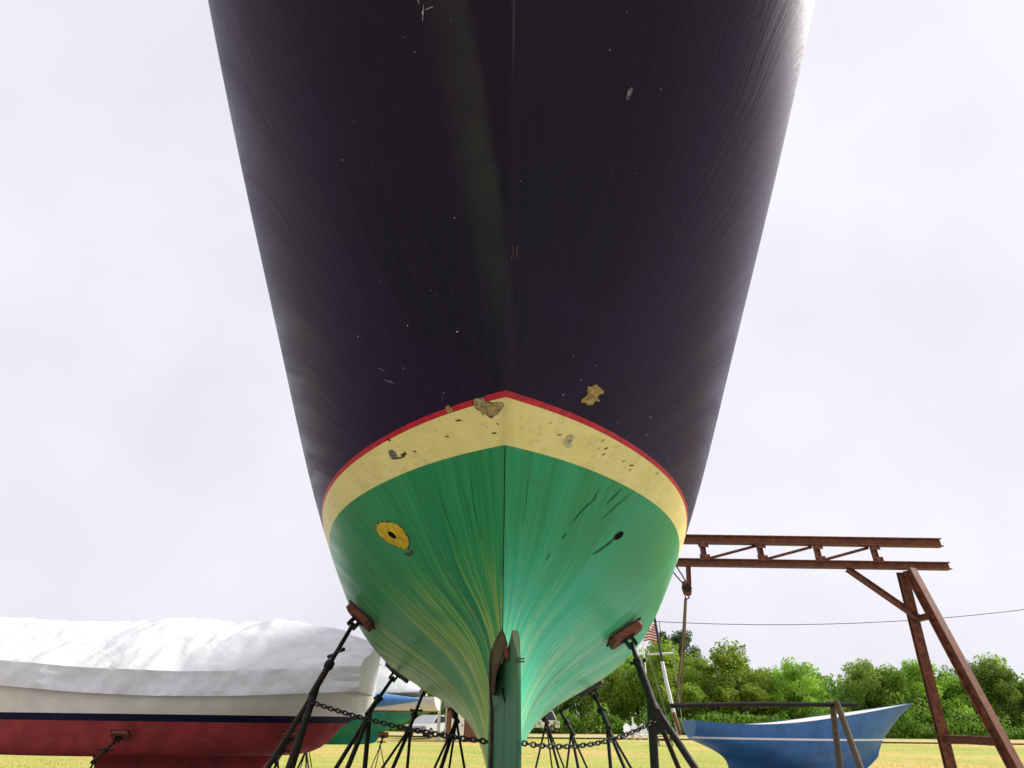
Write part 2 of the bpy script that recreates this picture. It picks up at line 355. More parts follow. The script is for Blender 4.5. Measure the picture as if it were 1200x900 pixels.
def normals(S):
    a = np.gradient(S, axis=0); b = np.gradient(S, axis=1); n = np.cross(b, a)
    l = np.linalg.norm(n, axis=2, keepdims=True); l[l < 1e-9] = 1
    return n / l
def clip(poly, d):
    """split polygon [(P,N)] by scalar d into (below, above)"""
    lo, hi = [], []
    k = len(poly)
    for i in range(k):
        a, b = poly[i], poly[(i + 1) % k]; da, db = d(a[0]), d(b[0])
        (hi if da >= 0 else lo).append(a)
        if (da >= 0) != (db >= 0):
            t = da / (da - db); q = (a[0] + (b[0] - a[0]) * t, a[1] + (b[1] - a[1]) * t); lo.append(q); hi.append(q)
    return (lo if len(lo) > 2 else None), (hi if len(hi) > 2 else None)
def banded(S, cuts):
    """the surface and its mirror cut at height functions -> list of bands bottom to top, each (verts, normals, faces)"""
    Nn = normals(S); out = []
    for _ in range(len(cuts) + 1): out.append(({}, [], [], []))
    def emit(b, poly):
        idx, vs, ns, fs = out[b]; f = []
        for p, n in poly:
            k = (round(p[0], 5), round(p[1], 5), round(p[2], 5))
            if k not in idx: idx[k] = len(vs); vs.append(tuple(p)); ns.append(tuple(n))
            if idx[k] not in f: f.append(idx[k])
        if len(f) > 2: fs.append(f)
    for sg in (1, -1):
        T = S * np.array([sg, 1, 1]); NN = Nn * np.array([sg, 1, 1])
        if sg == -1: pass
        for i in range(S.shape[0] - 1):
            for j in range(S.shape[1] - 1):
                q = [(T[i, j], NN[i, j]), (T[i + 1, j], NN[i + 1, j]), (T[i + 1, j + 1], NN[i + 1, j + 1]), (T[i, j + 1], NN[i, j + 1])]
                if sg == -1: q = q[::-1]
                rest = q
                for b, cfn in enumerate(cuts):
                    dv = [p[0][2] - cfn(p[0][1]) for p in rest]
                    if max(dv) < 0: emit(b, rest); rest = None; break
                    if min(dv) >= 0: continue
                    lo, hi = clip(rest, lambda P, c=cfn: P[2] - c(P[1]))
                    if lo: emit(b, lo)
                    rest = hi
                    if rest is None: break
                if rest is not None: emit(len(cuts), rest)
    return out
def band_obj(name, band, m, parent, M=None):
    _, vs, ns, fs = band
    me = bpy.data.meshes.new(name)
    if M: vs = [tuple(M @ Vector(v)) for v in vs]
    me.from_pydata(vs, [], fs); me.update()
    # drop faces' winding problems
    nm = Vector((0, 0, 0))
    if M is None:
        for k in range(0, len(fs), max(1, len(fs) // 60)):
            pass
    o = link(name, me, m, parent, True)
    if M is None:
        p = me.polygons[len(me.polygons) // 3]
        n = Vector(ns[p.vertices[0]]); s = 1 if n.dot(p.normal) > 0 else -1
        me.normals_split_custom_set_from_vertices([(a * s, b * s, c * s) for a, b, c in ns])
    return o
# ================================================================== the setting
def sheet(name, pts, z, m, kind='structure'):
    mb = MB(); mb.add([(x, y, z) for x, y in pts], [tuple(range(len(pts)))]); o = mb.build(name, m); return tag(o, kind=kind)
g = MB(); n = 60
xs = [-400 + 800 * i / n for i in range(n + 1)]; ys = [-60 + 560 * (i / n) ** 1.5 for i in range(n + 1)]
for yv in ys:
    for xv in xs:
        d = math.hypot(xv, yv); k = min(1, max(0, (d - 18) / 30))
        g.v.append((xv, yv, k * .10 * noise.noise(Vector((xv * .07, yv * .07, 0)))))
for j in range(n):
    for i in range(n): g.f.append((j * (n + 1) + i, j * (n + 1) + i + 1, (j + 1) * (n + 1) + i + 1, (j + 1) * (n + 1) + i))
tag(g.build('ground', MT['grass'], None, True), kind='structure')
yd = []
for i in range(48):
    a = 6.2832 * i / 48; q = 1 + .08 * noise.noise(Vector((math.cos(a) * 2, math.sin(a) * 2, 4))); yd.append((15.5 * q * math.cos(a), 1.5 + 15 * q * math.sin(a)))
sheet('bounce_gravel', yd, .055, MT['bounce_ground'])  # unseen pale gravel, added to bounce light up onto the hull
lane = MB(); L = []
for i in range(81):
    x = -80 + 2.5 * i; yc = 52 + .02 * x + .5 * math.sin(x * .11)
    L += [(x, yc - 1.7 + .15 * noise.noise(Vector((x, 0, 0))), .155), (x, yc + 1.7, .155)]
lane.add(L, [(2 * i, 2 * i + 2, 2 * i + 3, 2 * i + 1) for i in range(80)])
tag(lane.build('lane', MT['lane']), kind='structure')
gr = MB(); rg = random.Random(3)
for i in range(30000):
    y = 17.5 + 36 * rg.random() ** 1.4; x = (rg.random() * 2 - 1) * (y * .95 + 3)
    h = .035 + .05 * rg.random(); a = rg.random() * 6.28; wd = .006 + .005 * rg.random()
    for q in range(2):
        a2 = a + q * 2; dx, dy = math.cos(a2) * wd, math.sin(a2) * wd; lx, ly = rg.uniform(-.03, .03), rg.uniform(-.03, .03)
        x2, y2 = x + rg.uniform(-.03, .03), y + rg.uniform(-.03, .03)
        n0 = len(gr.v); gr.v += [(x2 - dx, y2 - dy, -.01), (x2 + dx, y2 + dy, -.01), (x2 + lx, y2 + ly, h)]; gr.f.append((n0, n0 + 1, n0 + 2))
me = bpy.data.meshes.new('grass_tufts'); me.from_pydata(gr.v, [], gr.f)
tag(link('grass_tufts', me, MT['blade']), kind='stuff')
# ================================================================== the yacht overhead
YS = grid(NET, 190, 84)
RT = 2.6; ZG = lambda y: (2.6 - .105 + .011 * (y - 3)) if y < 6 else 2.528 - .003 * (y - 6)
yacht = thing('wooden_yacht', (0, 4, 0), 'big yacht overhead, navy topsides, cream waterline band and worn green bottom', 'yacht')
bands = banded(YS, [ZG, lambda y: RT - .0015, lambda y: RT + .0125])
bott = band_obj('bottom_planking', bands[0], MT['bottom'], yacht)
cream = band_obj('boot_top', bands[1], MT['cream'], yacht)
redst = band_obj('red_waterline_stripe', bands[2], MT['red'], yacht)
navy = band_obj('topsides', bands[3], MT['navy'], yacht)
navy['label'] = 'dark navy topsides and counter with faint streaks and chips'
bott['label'] = 'streaky worn green bottom paint'
# deck, transom, rail
sh = YS[:, -1]
dk = MB(); V = []
for p in sh: V += [(p[0] - .01, p[1], p[2] - .06), (-(p[0] - .01), p[1], p[2] - .06)]
dk.add(V, [(2 * i, 2 * i + 1, 2 * i + 3, 2 * i + 2) for i in range(len(sh) - 1)]); dk.build('deck', MT['deck'], yacht)
tr = MB(); s0 = [tuple(p) for p in YS[0]] + [(-p[0], p[1], p[2]) for p in YS[0][::-1][:-1]]
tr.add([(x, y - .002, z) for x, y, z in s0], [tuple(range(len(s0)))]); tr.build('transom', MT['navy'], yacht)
for sg in (1, -1):
    t = MB(); t.tube([(sg * p[0], p[1], p[2] + .015) for p in sh[::4]], .028, 8); t.build('toe_rail', MT['spruce'], yacht, True)
# BVH of the whole skin for laying patches on it
allv = []; allf = []
for b in bands:
    k = len(allv); allv += b[1]; allf += [[i + k for i in f] for f in b[3]]
BV = BVHTree.FromPolygons([Vector(v) for v in allv], allf)
def up(x, y, off=.0022):
    h = BV.ray_cast(Vector((x, y, .4)), Vector((0, 0, 1)))
    if h[0] is None: return None
    nn = h[1] if h[1].z < 0 else -h[1]
    return h[0] + nn * off, nn
def patch(name, outline, m, parent=None, off=.0022, jag=.0, thick=0, seed=0):
    """irregular flake on the hull skin: outline in plan (x, y), fan of rings, laid on the surface"""
    r = random.Random(seed); ol = []
    k = len(outline)
    for i in range(k):
        a, b = outline[i], outline[(i + 1) % k]
        L = math.hypot(b[0] - a[0], b[1] - a[1]); s = max(1, min(6, int(L / .008)))
        for q in range(s):
            t = q / s; ol.append((a[0] + (b[0] - a[0]) * t + (r.uniform(-1, 1) * jag), a[1] + (b[1] - a[1]) * t + r.uniform(-1, 1) * jag))
    cx = sum(p[0] for p in ol) / len(ol); cy = sum(p[1] for p in ol) / len(ol)
    V = []; F = []; n = len(ol); rings = [1, .72, .4]
    for ri, q in enumerate(rings):
        for x, y in ol:
            h = up(cx + (x - cx) * q, cy + (y - cy) * q, off + (thick * (.6 + .4 * noise.noise(Vector((x * 60, y * 60, q * 5)))) if ri else 0))
            if h is None: return None
            V.append(h[0])
    h = up(cx, cy, off + thick); V.append(h[0])
    for ri in range(len(rings) - 1):
        for i in range(n): F.append((ri * n + i, ri * n + (i + 1) % n, (ri + 1) * n + (i + 1) % n, (ri + 1) * n + i))
    b = (len(rings) - 1) * n
    for i in range(n): F.append((b + i, b + (i + 1) % n, 3 * n))
    mb = MB(); mb.add(V, F); return mb.build(name, m, parent or yacht, True)
def sliver(name, path, wd, m, parent=None, off=.003, mb=None):
    own = mb is None; mb = mb or MB()
    P_ = []
    for i in range(len(path)):
        if i:
            a, b = path[i - 1], path[i]; s = max(1, int(math.hypot(b[0] - a[0], b[1] - a[1]) / .02))
            P_ += [(a[0] + (b[0] - a[0]) * q / s, a[1] + (b[1] - a[1]) * q / s) for q in range(s)]
    P_.append(path[-1]); n = len(P_); V = []
    for i, (x, y) in enumerate(P_):
        a, b = P_[max(0, i - 1)], P_[min(n - 1, i + 1)]; dx, dy = b[0] - a[0], b[1] - a[1]; l = math.hypot(dx, dy) or 1
        ww = wd * math.sin(math.pi * (i + .35) / (n - .3)) ** .6 * (1 + .5 * noise.noise(Vector((x * 40, y * 40, 1))))
        for s in (1, -1):
            h = up(x - dy / l * ww * s, y + dx / l * ww * s, off)
            if h is None: return None
            V.append(h[0])
    mb.add(V, [(2 * i, 2 * i + 1, 2 * i + 3, 2 * i + 2) for i in range(n - 1)])
    if own: return mb.build(name, m, parent or yacht)
# the V seam on the centreline, from the boot top to the rudder trunk
sp = MB(); ce = [tuple(p) for p in YS[:, 0]]
q0 = next(q for q in range(len(ce)) if ce[q][0] > .0004); q1 = next(q for q in range(q0, len(ce)) if ce[q][1] > 4.2)
ce2 = ce[q0:q1]; sp.add([(s * max(p[0], .0005), p[1], p[2]) for p in ce2 for s in (1, -1)], [(2 * q, 2 * q + 1, 2 * q + 3, 2 * q + 2) for q in range(len(ce2) - 1)])
sp.build('stern_post', MT['bottom'], yacht, True)
sm_ = MB(); V = []
for q in range(len(ce)):
    x, y, z = ce[q]
    if 1.80 < z < 2.492 and y < 5:
        for s in (1, -1): V.append((s * (.0019 + .0006 * noise.noise(Vector((y * 12, 0, s)))), y - .0014, z - .0028))
sm_.add(V, [(2 * q, 2 * q + 1, 2 * q + 3, 2 * q + 2) for q in range(len(V) // 2 - 1)])
sm_.build('centre_seam', MT['seam'], yacht)
# repairs, chips and holes on the skin
OC = [(.341,2.28),(.352,2.262),(.372,2.253),(.364,2.226),(.367,2.206),(.386,2.215),(.393,2.206),(.409,2.21),(.425,2.232),(.444,2.254),(.448,2.268),(.43,2.267),(.421,2.286),(.436,2.307),(.412,2.301),(.398,2.318),(.376,2.31),(.369,2.295)]
def grow(o, k):
    cx = sum(p[0] for p in o) / len(o); cy = sum(p[1] for p in o) / len(o); return [(cx + (x - cx) * k, cy + (y - cy) * k) for x, y in o]
patch('flaked_edge', grow(OC, 1.04), MT['edge'], off=.0015, jag=.0045, seed=1)
patch('bare_filler_patch', OC, MT['filler'], off=.0025, jag=.0034, thick=.003, seed=2)['label'] = 'ochre patch of bare filler on the navy counter'
SE = [(-.761,3.367),(-.732,3.312),(-.671,3.265),(-.611,3.239),(-.585,3.257),(-.564,3.291),(-.554,3.333),(-.559,3.382),(-.596,3.434),(-.641,3.453),(-.689,3.463),(-.735,3.455),(-.762,3.431)]
patch('flaked_edge', grow(SE, 1.03), MT['edge'], off=.0015, jag=.010, seed=3)
patch('flaked_edge', [(-.60,3.47),(-.56,3.46),(-.548,3.40),(-.535,3.39),(-.545,3.46),(-.58,3.487)], MT['edge'], off=.0014, jag=.006, seed=33)
patch('bedding_compound', SE, MT['sealant'], off=.003, jag=.0055, thick=.005, seed=4)['label'] = 'yellow compound round the left through-hull hole'
def fitting(x, y, r, ring, mr):
    h, nn = up(x, y, .010 if ring else .001); M = Matrix.Translation(h) @ nn.to_track_quat('Z', 'Y').to_matrix().to_4x4()
    mb = MB(); n = 20
    prof = [(r * 1.35, -.010), (r * 1.32, .001), (r * 1.05, .003), (r * .98, -.004), (r * .95, -.02)]
    vs = []
    for q, zz in prof: vs += [M @ Vector((q * math.cos(6.2832 * k / n), q * math.sin(6.2832 * k / n), zz)) for k in range(n)]
    mb.add(vs, [(i * n + k, i * n + (k + 1) % n, (i + 1) * n + (k + 1) % n, (i + 1) * n + k) for i in range(4) for k in range(n)])
    o = mb.build('through_hull', mr, yacht, True)
    b = MB(); b.add([M @ Vector((r * 1.0 * math.cos(6.2832 * k / n), r * 1.0 * math.sin(6.2832 * k / n), .0005)) for k in range(n)], [tuple(range(n))])
    b.build('bore', MT['hole'], o)
fitting(-.655, 3.352, .030, True, MT['sealant']); fitting(.678, 3.357, .026, False, MT['seam'])
sliver('rust_run', [(.662,3.357),(.619,3.381),(.575,3.397),(.527,3.405)], .013, simple('brown_weep_stain', (.035, .075, .03), .7, .2, scale=25, col2=(.012,.13,.06)), off=.0016)
BP = [(-.143,2.224),(-.133,2.206),(-.099,2.191),(-.092,2.206),(-.067,2.211),(-.041,2.202),(-.026,2.192),(-.009,2.196),(-.01,2.211),(-.026,2.249),(-.062,2.286),(-.078,2.282),(-.103,2.273),(-.124,2.261),(-.136,2.246)]
patch('flaked_edge', grow(BP, 1.05), MT['edge'], off=.0016, jag=.005, seed=5)
patch('exposed_wood_patch', BP, simple('grey_ochre_wood', (.52, .42, .17), .85, .15, scale=45, bump=.9, col2=(.22, .18, .09)), off=.0026, jag=.004, thick=.002, seed=6)['label'] = 'gouge to bare wood across the red stripe and cream band'
patch('bright_wood', [(-.095,2.247),(-.067,2.229),(-.036,2.220),(-.026,2.229),(-.038,2.250),(-.062,2.266),(-.080,2.262)], MT['filler'], off=.0056, jag=.002, seed=7)
patch('scraped_patch', [(-.597,2.704),(-.579,2.685),(-.56,2.688),(-.548,2.700),(-.552,2.722),(-.584,2.750),(-.597,2.736)], simple('grey_scrape', (.11, .09, .07), .8, .2, scale=70, bump=.9, col2=(.30,.27,.20)), off=.0026, jag=.004, seed=8)
patch('scraped_patch', [(-.533,2.687),(-.517,2.679),(-.512,2.662),(-.498,2.66),(-.502,2.68),(-.522,2.700)], MT['edge'], off=.0026, jag=.003, seed=9)
sliver('scraped_edge', [(-.584,2.749),(-.555,2.728),(-.532,2.709),(-.508,2.690)], .0035, MT['edge'])
patch('chipped_stripe', [(-.275,2.302),(-.262,2.280),(-.247,2.290),(-.243,2.308),(-.262,2.325)], MT['filler'], off=.0026, jag=.004, seed=10)
patch('lifted_flake', [(.278,2.493),(.296,2.454),(.316,2.456),(.326,2.475),(.317,2.507),(.323,2.529),(.302,2.532)], simple('pale_flake', (.66, .58, .34), .7, .2, scale=40, bump=.7, col2=(.45,.40,.22)), off=.0026, jag=.002, seed=11)
for pth, wd in (([(.36,3.061),(.382,3.039),(.41,2.999),(.444,2.97),(.483,2.944),(.486,2.909),(.505,2.889)], .0034), ([(.559,3.029),(.581,3.008),(.61,2.984),(.636,2.958)], .0030),
                ([(.542,3.133),(.583,3.105),(.623,3.076),(.665,3.057),(.694,3.033)], .0028), ([(.320,3.139),(.341,3.12)], .0036), ([(.238,3.252),(.26,3.215)], .0032),
                ([(-.17,2.62),(-.155,2.85),(-.12,3.05)], .0011), ([(-.36,2.75),(-.31,2.98),(-.24,3.2)], .0010), ([(.12,2.6),(.11,2.8),(.09,3.0)], .0009)):
    sliver('crack', pth, wd, MT['seam'])
rc = random.Random(11)
dkch = MB()
for x, y in [(-.586,2.625),(-.276,2.463),(-.451,2.628),(-.033,2.313),(-.051,2.369),(-.217,2.35),(.257,2.436),(.479,2.557),(.464,2.598),(.504,2.616),(.495,2.649),(.619,2.757),(.67,2.815),(.665,2.842),(.849,2.987),(.311,2.49)]:
    a = rc.uniform(-.5, .5); l = rc.uniform(.006, .014)
    sliver('', [(x - l * math.cos(a), y - l * math.sin(a)), (x, y + .002), (x + l * math.cos(a), y + l * math.sin(a))], rc.uniform(.002, .0042), None, mb=dkch)
for i in range(60):
    x = rc.uniform(-.95, .95); y = rc.uniform(2.28, 3.2)
    h = up(x, y)
    if h and 2.51 < h[0].z < 2.59:
        a = rc.uniform(-1, 1); l = rc.uniform(.002, .006); sliver('', [(x - l, y - a * l), (x + l, y + a * l)], rc.uniform(.0008, .002), None, mb=dkch)
tag(dkch.build('dark_nick', MT['seam'], yacht), kind='stuff')
ch = MB()
def chip(x, y, s, el=1.0):
    h = up(x, y, .0025)
    if not h or h[0].z < 2.63: return
    k = rc.randint(5, 8); V = []; a0 = rc.uniform(0, 3.14)
    for i in range(k):
        a = 6.2832 * i / k; q = s * rc.uniform(.5, 1.2); dx, dy = q * el * math.cos(a), q * math.sin(a) / el
        hh = up(x + dx * math.cos(a0) - dy * math.sin(a0), y + dx * math.sin(a0) + dy * math.cos(a0), .0025)
        if not hh: return
        V.append(hh[0])
    ch.add(V, [tuple(range(k))])
for (x, y), s in zip([(-.247,.87),(-.28,.968),(.377,1.078),(.297,.956),(.482,1.086),(-.199,1.895),(-.186,1.438),(-.412,1.933),(-.657,2.079),(-.297,1.744),(-.576,2.211),(-.554,2.261),(-.529,2.254),(-.456,2.157),(.286,2.027),(.333,2.161),(.257,2.214),(.281,2.276),(.723,2.535),(.72,2.64),(.392,2.105),(-.277,2.221),(-.283,2.251),(.546,2.479),(.907,2.944),(.988,3.14),(.971,3.164),(-.582,1.338),(-.356,2.226),(-.507,1.767),(-.521,2.02)],
                     [4,2,4,2,2,5,3.4,3.4,3,1.6,2,2.4,3,3,2.4,2.6,3.6,3.4,5,4.6,2.4,3,3,2,4,5,4,2.5,2,1.5,1.5]):
    chip(x, y, s * .0011, rc.uniform(1, 1.7))
for i in range(150):
    y = .75 + 1.9 * rc.random(); chip(rc.uniform(-.9, .9) * (.5 + y * .2), y, .0004 + .0012 * rc.random() ** 3)
for i in range(60):
    x, y = rc.gauss(.72, .16), rc.gauss(2.75, .25); chip(x, y, .0006 + .002 * rc.random() ** 2)
tag(ch.build('paint_chips', MT['chip'], yacht), kind='stuff')
patch('scrape', [(.367,1.088),(.374,1.070),(.384,1.063),(.388,1.073),(.384,1.090),(.375,1.100)], simple('silver_scrape', (.20, .21, .22), .7, .3, scale=120, bump=.8, col2=(.03, .03, .035)), off=.0024, jag=.002, seed=12)
for pth in ([(-.249,.888),(-.245,.866),(-.243,.85)], [(-.24,.862),(-.228,.856),(-.215,.85)], [(-.255,.85),(-.262,.836)]): sliver('pale_scratch', pth, .0012, MT['chip'])
for pth in ([(.018,1.495),(.022,1.52),(.020,1.54)], [(.028,1.505),(.034,1.53)], [(.036,1.50),(.036,1.53),(.032,1.55)], [(.012,1.53),(.018,1.555)]): sliver('pink_scratch', pth, .0013, MT['pink'])
for pth in ([(-.582,2.206),(-.548,2.212)], [(-.56,2.262),(-.515,2.262)]): sliver('pale_scratch', pth, .0011, MT['chip'])
# ---- rudder, swung a little to the right; stern post behind it
def outline_prism(name, plan, top, bot, m, parent, bevel=0):
    """vertical slab: plan polygon (x, y) with a top height for each corner, tapering down"""
    mb = MB(); k = len(plan)
    V = [(x, y, bot) for x, y in plan] + [(x, y, t) for (x, y), t in zip(plan, top)]
    mb.add(V, [tuple(range(k))[::-1], tuple(range(k, 2 * k))] + [(i, (i + 1) % k, k + (i + 1) % k, k + i) for i in range(k)])
    return mb.build(name, m, parent, False, bevel)
rud = MB()
# stations along the chord from the stock (c=0) to the trailing edge (c=1)
cs = [0, .06, .14, .22, .30, .38, .45, .50, .55, .70, .80, .84, .90, 1.0]
A0, A1 = Vector((-.046, 3.72)), Vector((.090, 3.22)); dr = (A1 - A0); pr = Vector((-dr.y, dr.x)).normalized()
def tz(c):   # top profile: two peaks with a notch between
    pts = [(0, 1.595), (.06, 1.615), (.14, 1.64), (.3, 1.685), (.38, 1.672), (.45, 1.655), (.50, 1.650), (.55, 1.668), (.70, 1.722), (.80, 1.768), (.84, 1.800), (.90, 1.755), (1, 1.66)]
    for (a, b), (c2, d) in zip(pts, pts[1:]):
        if a <= c <= c2: return b + (d - b) * (c - a) / (c2 - a)
zl = 14; nC = len(cs); V = []
for sgn in (1, -1):
    for c in cs:
        th = .034 * (1 - .55 * c) * (1 if 0 < c < 1 else .45)
        for q in range(zl):
            t = q / (zl - 1); top = tz(c); z = .42 + (top - .42) * t
            ck = c * (1 + .22 * math.sin(min(1, (1 - t) * 1.0) * 1.6) * .25); p = A0 + dr * ck + pr * th * sgn * (1 + .015 * noise.noise(Vector((c * 9, z * 6, sgn))))
            V.append((p.x, p.y, z))
F_ = []
for s in (0, 1):
    o_ = s * nC * zl
    for i in range(nC - 1):
        for q in range(zl - 1): F_.append((o_ + i * zl + q, o_ + (i + 1) * zl + q, o_ + (i + 1) * zl + q + 1, o_ + i * zl + q + 1))
o_ = nC * zl
for i in range(nC - 1):
    F_.append((i * zl + zl - 1, (i + 1) * zl + zl - 1, o_ + (i + 1) * zl + zl - 1, o_ + i * zl + zl - 1)); F_.append((i * zl, (i + 1) * zl, o_ + (i + 1) * zl, o_ + i * zl))
for q in range(zl - 1):
    F_.append((q, q + 1, o_ + q + 1, o_ + q)); e = (nC - 1) * zl; F_.append((e + q, e + q + 1, o_ + e + q + 1, o_ + e + q))
rud.add(V, F_); rudder = rud.build('rudder', MT['rud'], yacht, True)
rudder['label'] = 'dull green rudder blade turned slightly to the right'
# trunk / knuckle piece the stock runs into, with a pointed top, and a rust-brown open joint down its left side
kn = MB()
prof = [(-.052, 1.50), (-.060, 1.649), (-.057, 1.694), (-.040, 1.736), (-.027, 1.770), (-.013, 1.801), (.0, 1.816), (.015, 1.784), (.029, 1.741), (.021, 1.704), (.008, 1.675), (-.005, 1.650), (-.018, 1.621), (-.031, 1.585), (-.036, 1.50)]
kn.prism(prof, .32, Matrix(((1, 0, 0, 0), (0, 0, -1, 3.52), (0, 1, 0, 0), (0, 0, 0, 1))))
kk = kn.build('rudder_trunk', simple('stained_green_trunk', (.085, .12, .045), .7, .3, scale=16, bump=.6, col2=(.10, .045, .025)), yacht, False, .008); kk['label'] = 'rust-stained pointed block at the head of the rudder'
sm = MB(); sm.tube([(-.052, 3.585, .5), (-.050, 3.585, 1.2), (-.051, 3.585, 1.44), (-.057, 3.45, 1.50), (-.061, 3.36, 1.56), (-.064, 3.355, 1.65), (-.059, 3.355, 1.70), (-.031, 3.355, 1.767), (.0, 3.355, 1.820)], [.009, .009, .008, .007, .006, .005, .004, .003, .002], 8)
sm.build('open_joint', simple('rusty_joint', (.030, .018, .012), .85, .2, scale=30, col2=(.07, .035, .02)), yacht, True)
kd = MB(); kd.prism([(.007, 1.726), (.020, 1.738), (.034, 1.705), (.039, 1.672), (.026, 1.652), (.012, 1.680)], .05, Matrix(((1, 0, 0, 0), (0, 0, -1, 3.345), (0, 1, 0, 0), (0, 0, 0, 1))))
kd.build('gudgeon', MT['rustred'], yacht, False, .004)
st_ = MB(); M_ = Matrix.Rotation(-math.atan2(dr.x, -dr.y) * -1, 4, 'Z')
for zz in (1.655, 1.642):
    p = A0 + dr * .93; st_.box((p.x + .012, p.y - .05, zz), (.050, .016, .006))
st_.build('pintle_strap', MT['edge'], rudder, False, .002)
nk = MB(); nk.box((.0075, 3.42, 1.465), (.010, .16, .045), Matrix.Rotation(.12, 4, 'X')); 
sk = MB(); pq = A0 + dr * .45 - pr * 0
# gouge on the left face of the blade
gp = A0 + dr * .55 + pr * -.028
for sgn in (1, -1):
    gp = A0 + dr * .60 + pr * (.0262 * sgn)
    if gp.x < (A0 + dr * .6).x:
        sk.prism([(-.03, .03), (-.012, .004), (.02, -.035), (.03, -.035), (.005, .012), (-.02, .032)], .004, Matrix.Translation((gp.x, gp.y, 1.50)) @ Matrix(((dr.normalized().x, 0, pr.x, 0), (dr.normalized().y, 0, pr.y, 0), (0, 1, 0, 0), (0, 0, 0, 1))))
sk.build('gouge', MT['seam'], rudder)
cap = MB()
pe = A1; cap.prism([(-.012, -.05), (.010, -.06), (.016, 0), (.008, .05), (-.006, .055)], .03, Matrix(((1, 0, 0, pe.x - .004), (0, 0, -1, pe.y), (0, 1, 0, 1.255), (0, 0, 0, 1))))
cap.build('trailing_edge_lug', MT['rud'], rudder, False, .003)
# keel ballast shoe and timber blocks it stands on
ks = MB(); ks.box((0, 6.6, .275), (.17, 5.2, .10)); ks.build('keel_shoe', MT['bottom'], yacht, False, .01)
for i, yy in enumerate((4.6, 6.4, 8.2)):
    t = thing('keel_block_stack', (0, yy, 0), ['stack of timbers under the aft end of the green keel', 'stack of timbers under the middle of the green keel', 'stack of timbers under the forward end of the green keel'][i], 'timber blocks', 'timber stacks under the keel')
    for q, (lx, ly, lz) in enumerate(((.9, .26, .07), (.26, .7, .165))):
        b = MB(); b.box((0, yy, lz), (lx, ly, .115 if q == 0 else .07)); b.build('timber', MT['timber'], t, False, .006)
# ================================================================== jack stands
def rotto(d): return Vector(d).normalized().to_track_quat('Z', 'Y').to_matrix().to_4x4()
def jack_stand(pad, nrm, apex, feet, label, handle=.5, padw=.30, wood='pad', rtube=.028, scr=.45, brace=.55, handle_len=.20, hrot=0, group='jack stands under the green yacht'):
    pad, nrm, apex = Vector(pad), Vector(nrm).normalized(), Vector(apex)
    t = thing('jack_stand', (apex.x, apex.y, 0), label, 'jack stand', group)
    d = (apex - pad).normalized()
    gx = Vector((1, 0, 0)) if pad.x > 0 else Vector((-1, 0, 0)); long = (gx - nrm * gx.dot(nrm)).normalized(); wid = nrm.cross(long)
    M = Matrix(((long.x, wid.x, nrm.x, pad.x), (long.y, wid.y, nrm.y, pad.y), (long.z, wid.z, nrm.z, pad.z), (0, 0, 0, 1)))
    w2, h2 = padw / 2, padw * .30
    b = MB(); b.prism([(-w2, -h2 * .55), (-w2 * .8, -h2), (w2 * .8, -h2), (w2, -h2 * .55), (w2, h2 * .55), (w2 * .8, h2), (-w2 * .8, h2), (-w2, h2 * .55)], .045, M @ Matrix.Translation((0, 0, .030))); p = b.build('pad', MT[wood], t, False, .004)
    b = MB(); b.prism([(-w2 * 1.02, -h2 * 1.02), (w2 * 1.02, -h2 * 1.02), (w2 * 1.02, h2 * 1.02), (-w2 * 1.02, h2 * 1.02)], .010, M @ Matrix.Translation((0, 0, .003))); b.build('pad_face', MT['rubber'], p)
    b = MB(); b.prism([(-w2 * .42, -.030), (w2 * .42, -.030), (w2 * .42, .030), (-w2 * .42, .030)], .012, M @ Matrix.Translation((0, 0, .0585)))
    b.box((0, 0, 0), (.012, .06, .07), M @ Matrix.Translation((-.03, 0, .095))); b.box((0, 0, 0), (.012, .06, .07), M @ Matrix.Translation((.03, 0, .095))); b.build('swivel_bracket', MT['rust'], t, False, .003)
    j = pad + nrm * .095
    d = (apex - j).normalized(); Ls = (apex - j).length; c0 = j + d * Ls * scr
    b = MB(); b.tube([j, c0 + d * .05], .0155, 10)
    k = 0
    while .03 + k * .016 < Ls * scr: b.tube([j + d * (.03 + k * .016), j + d * (.036 + k * .016)], .0180, 8); k += 1
    b.build('screw', MT['rust'], t, True)
    b = MB(); b.tube([c0, c0 + d * .05], .033, 12); b.tube([c0 + d * .02, c0 + d * .035], .040, 6); cl = b.build('collar', MT['rust'], t, True)
    side = d.cross(Vector((0, 1, 0))).normalized(); side = Matrix.Rotation(hrot, 3, d) @ side
    hc = j + d * Ls * scr * handle if handle > 0 else c0 + d * .025
    b = MB(); b.tube([hc - side * handle_len / 2, hc - side * .04, hc + side * .04, hc + side * handle_len / 2], [.016, .009, .009, .016], 8); b.build('handle', MT['rust'], t, True)
    b = MB(); b.tube([c0 + d * .04, apex, apex + d * .05], rtube, 14); b.build('post', MT['rust'], t, True)
    for f in feet:
        F3 = Vector((f[0], f[1], .02)); b = MB(); top = apex + (c0 - apex) * .10 + (F3 - apex).normalized() * .01
        b.tube([top, top + (F3 - top) * .06 + Vector((0, 0, -.02)), F3], rtube * (f[2] if len(f) > 2 else .62), 10); lg = b.build('leg', MT['rust'], t, True)
        b = MB(); b.tube([(F3.x, F3.y, .0), (F3.x, F3.y, .018)], .055, 12); b.build('foot', MT['rust'], lg, True)
    if brace:
        for i in range(len(feet)):
            a = apex + (Vector((feet[i][0], feet[i][1], .02)) - apex) * brace; c = feet[(i + 1) % len(feet)]; bb = apex + (Vector((c[0], c[1], .02)) - apex) * brace
            b = MB(); b.tube([a, (a + bb) / 2 - Vector((0, 0, .03)), bb], .010, 8); b.build('brace', MT['rust'], t, True)
    return t
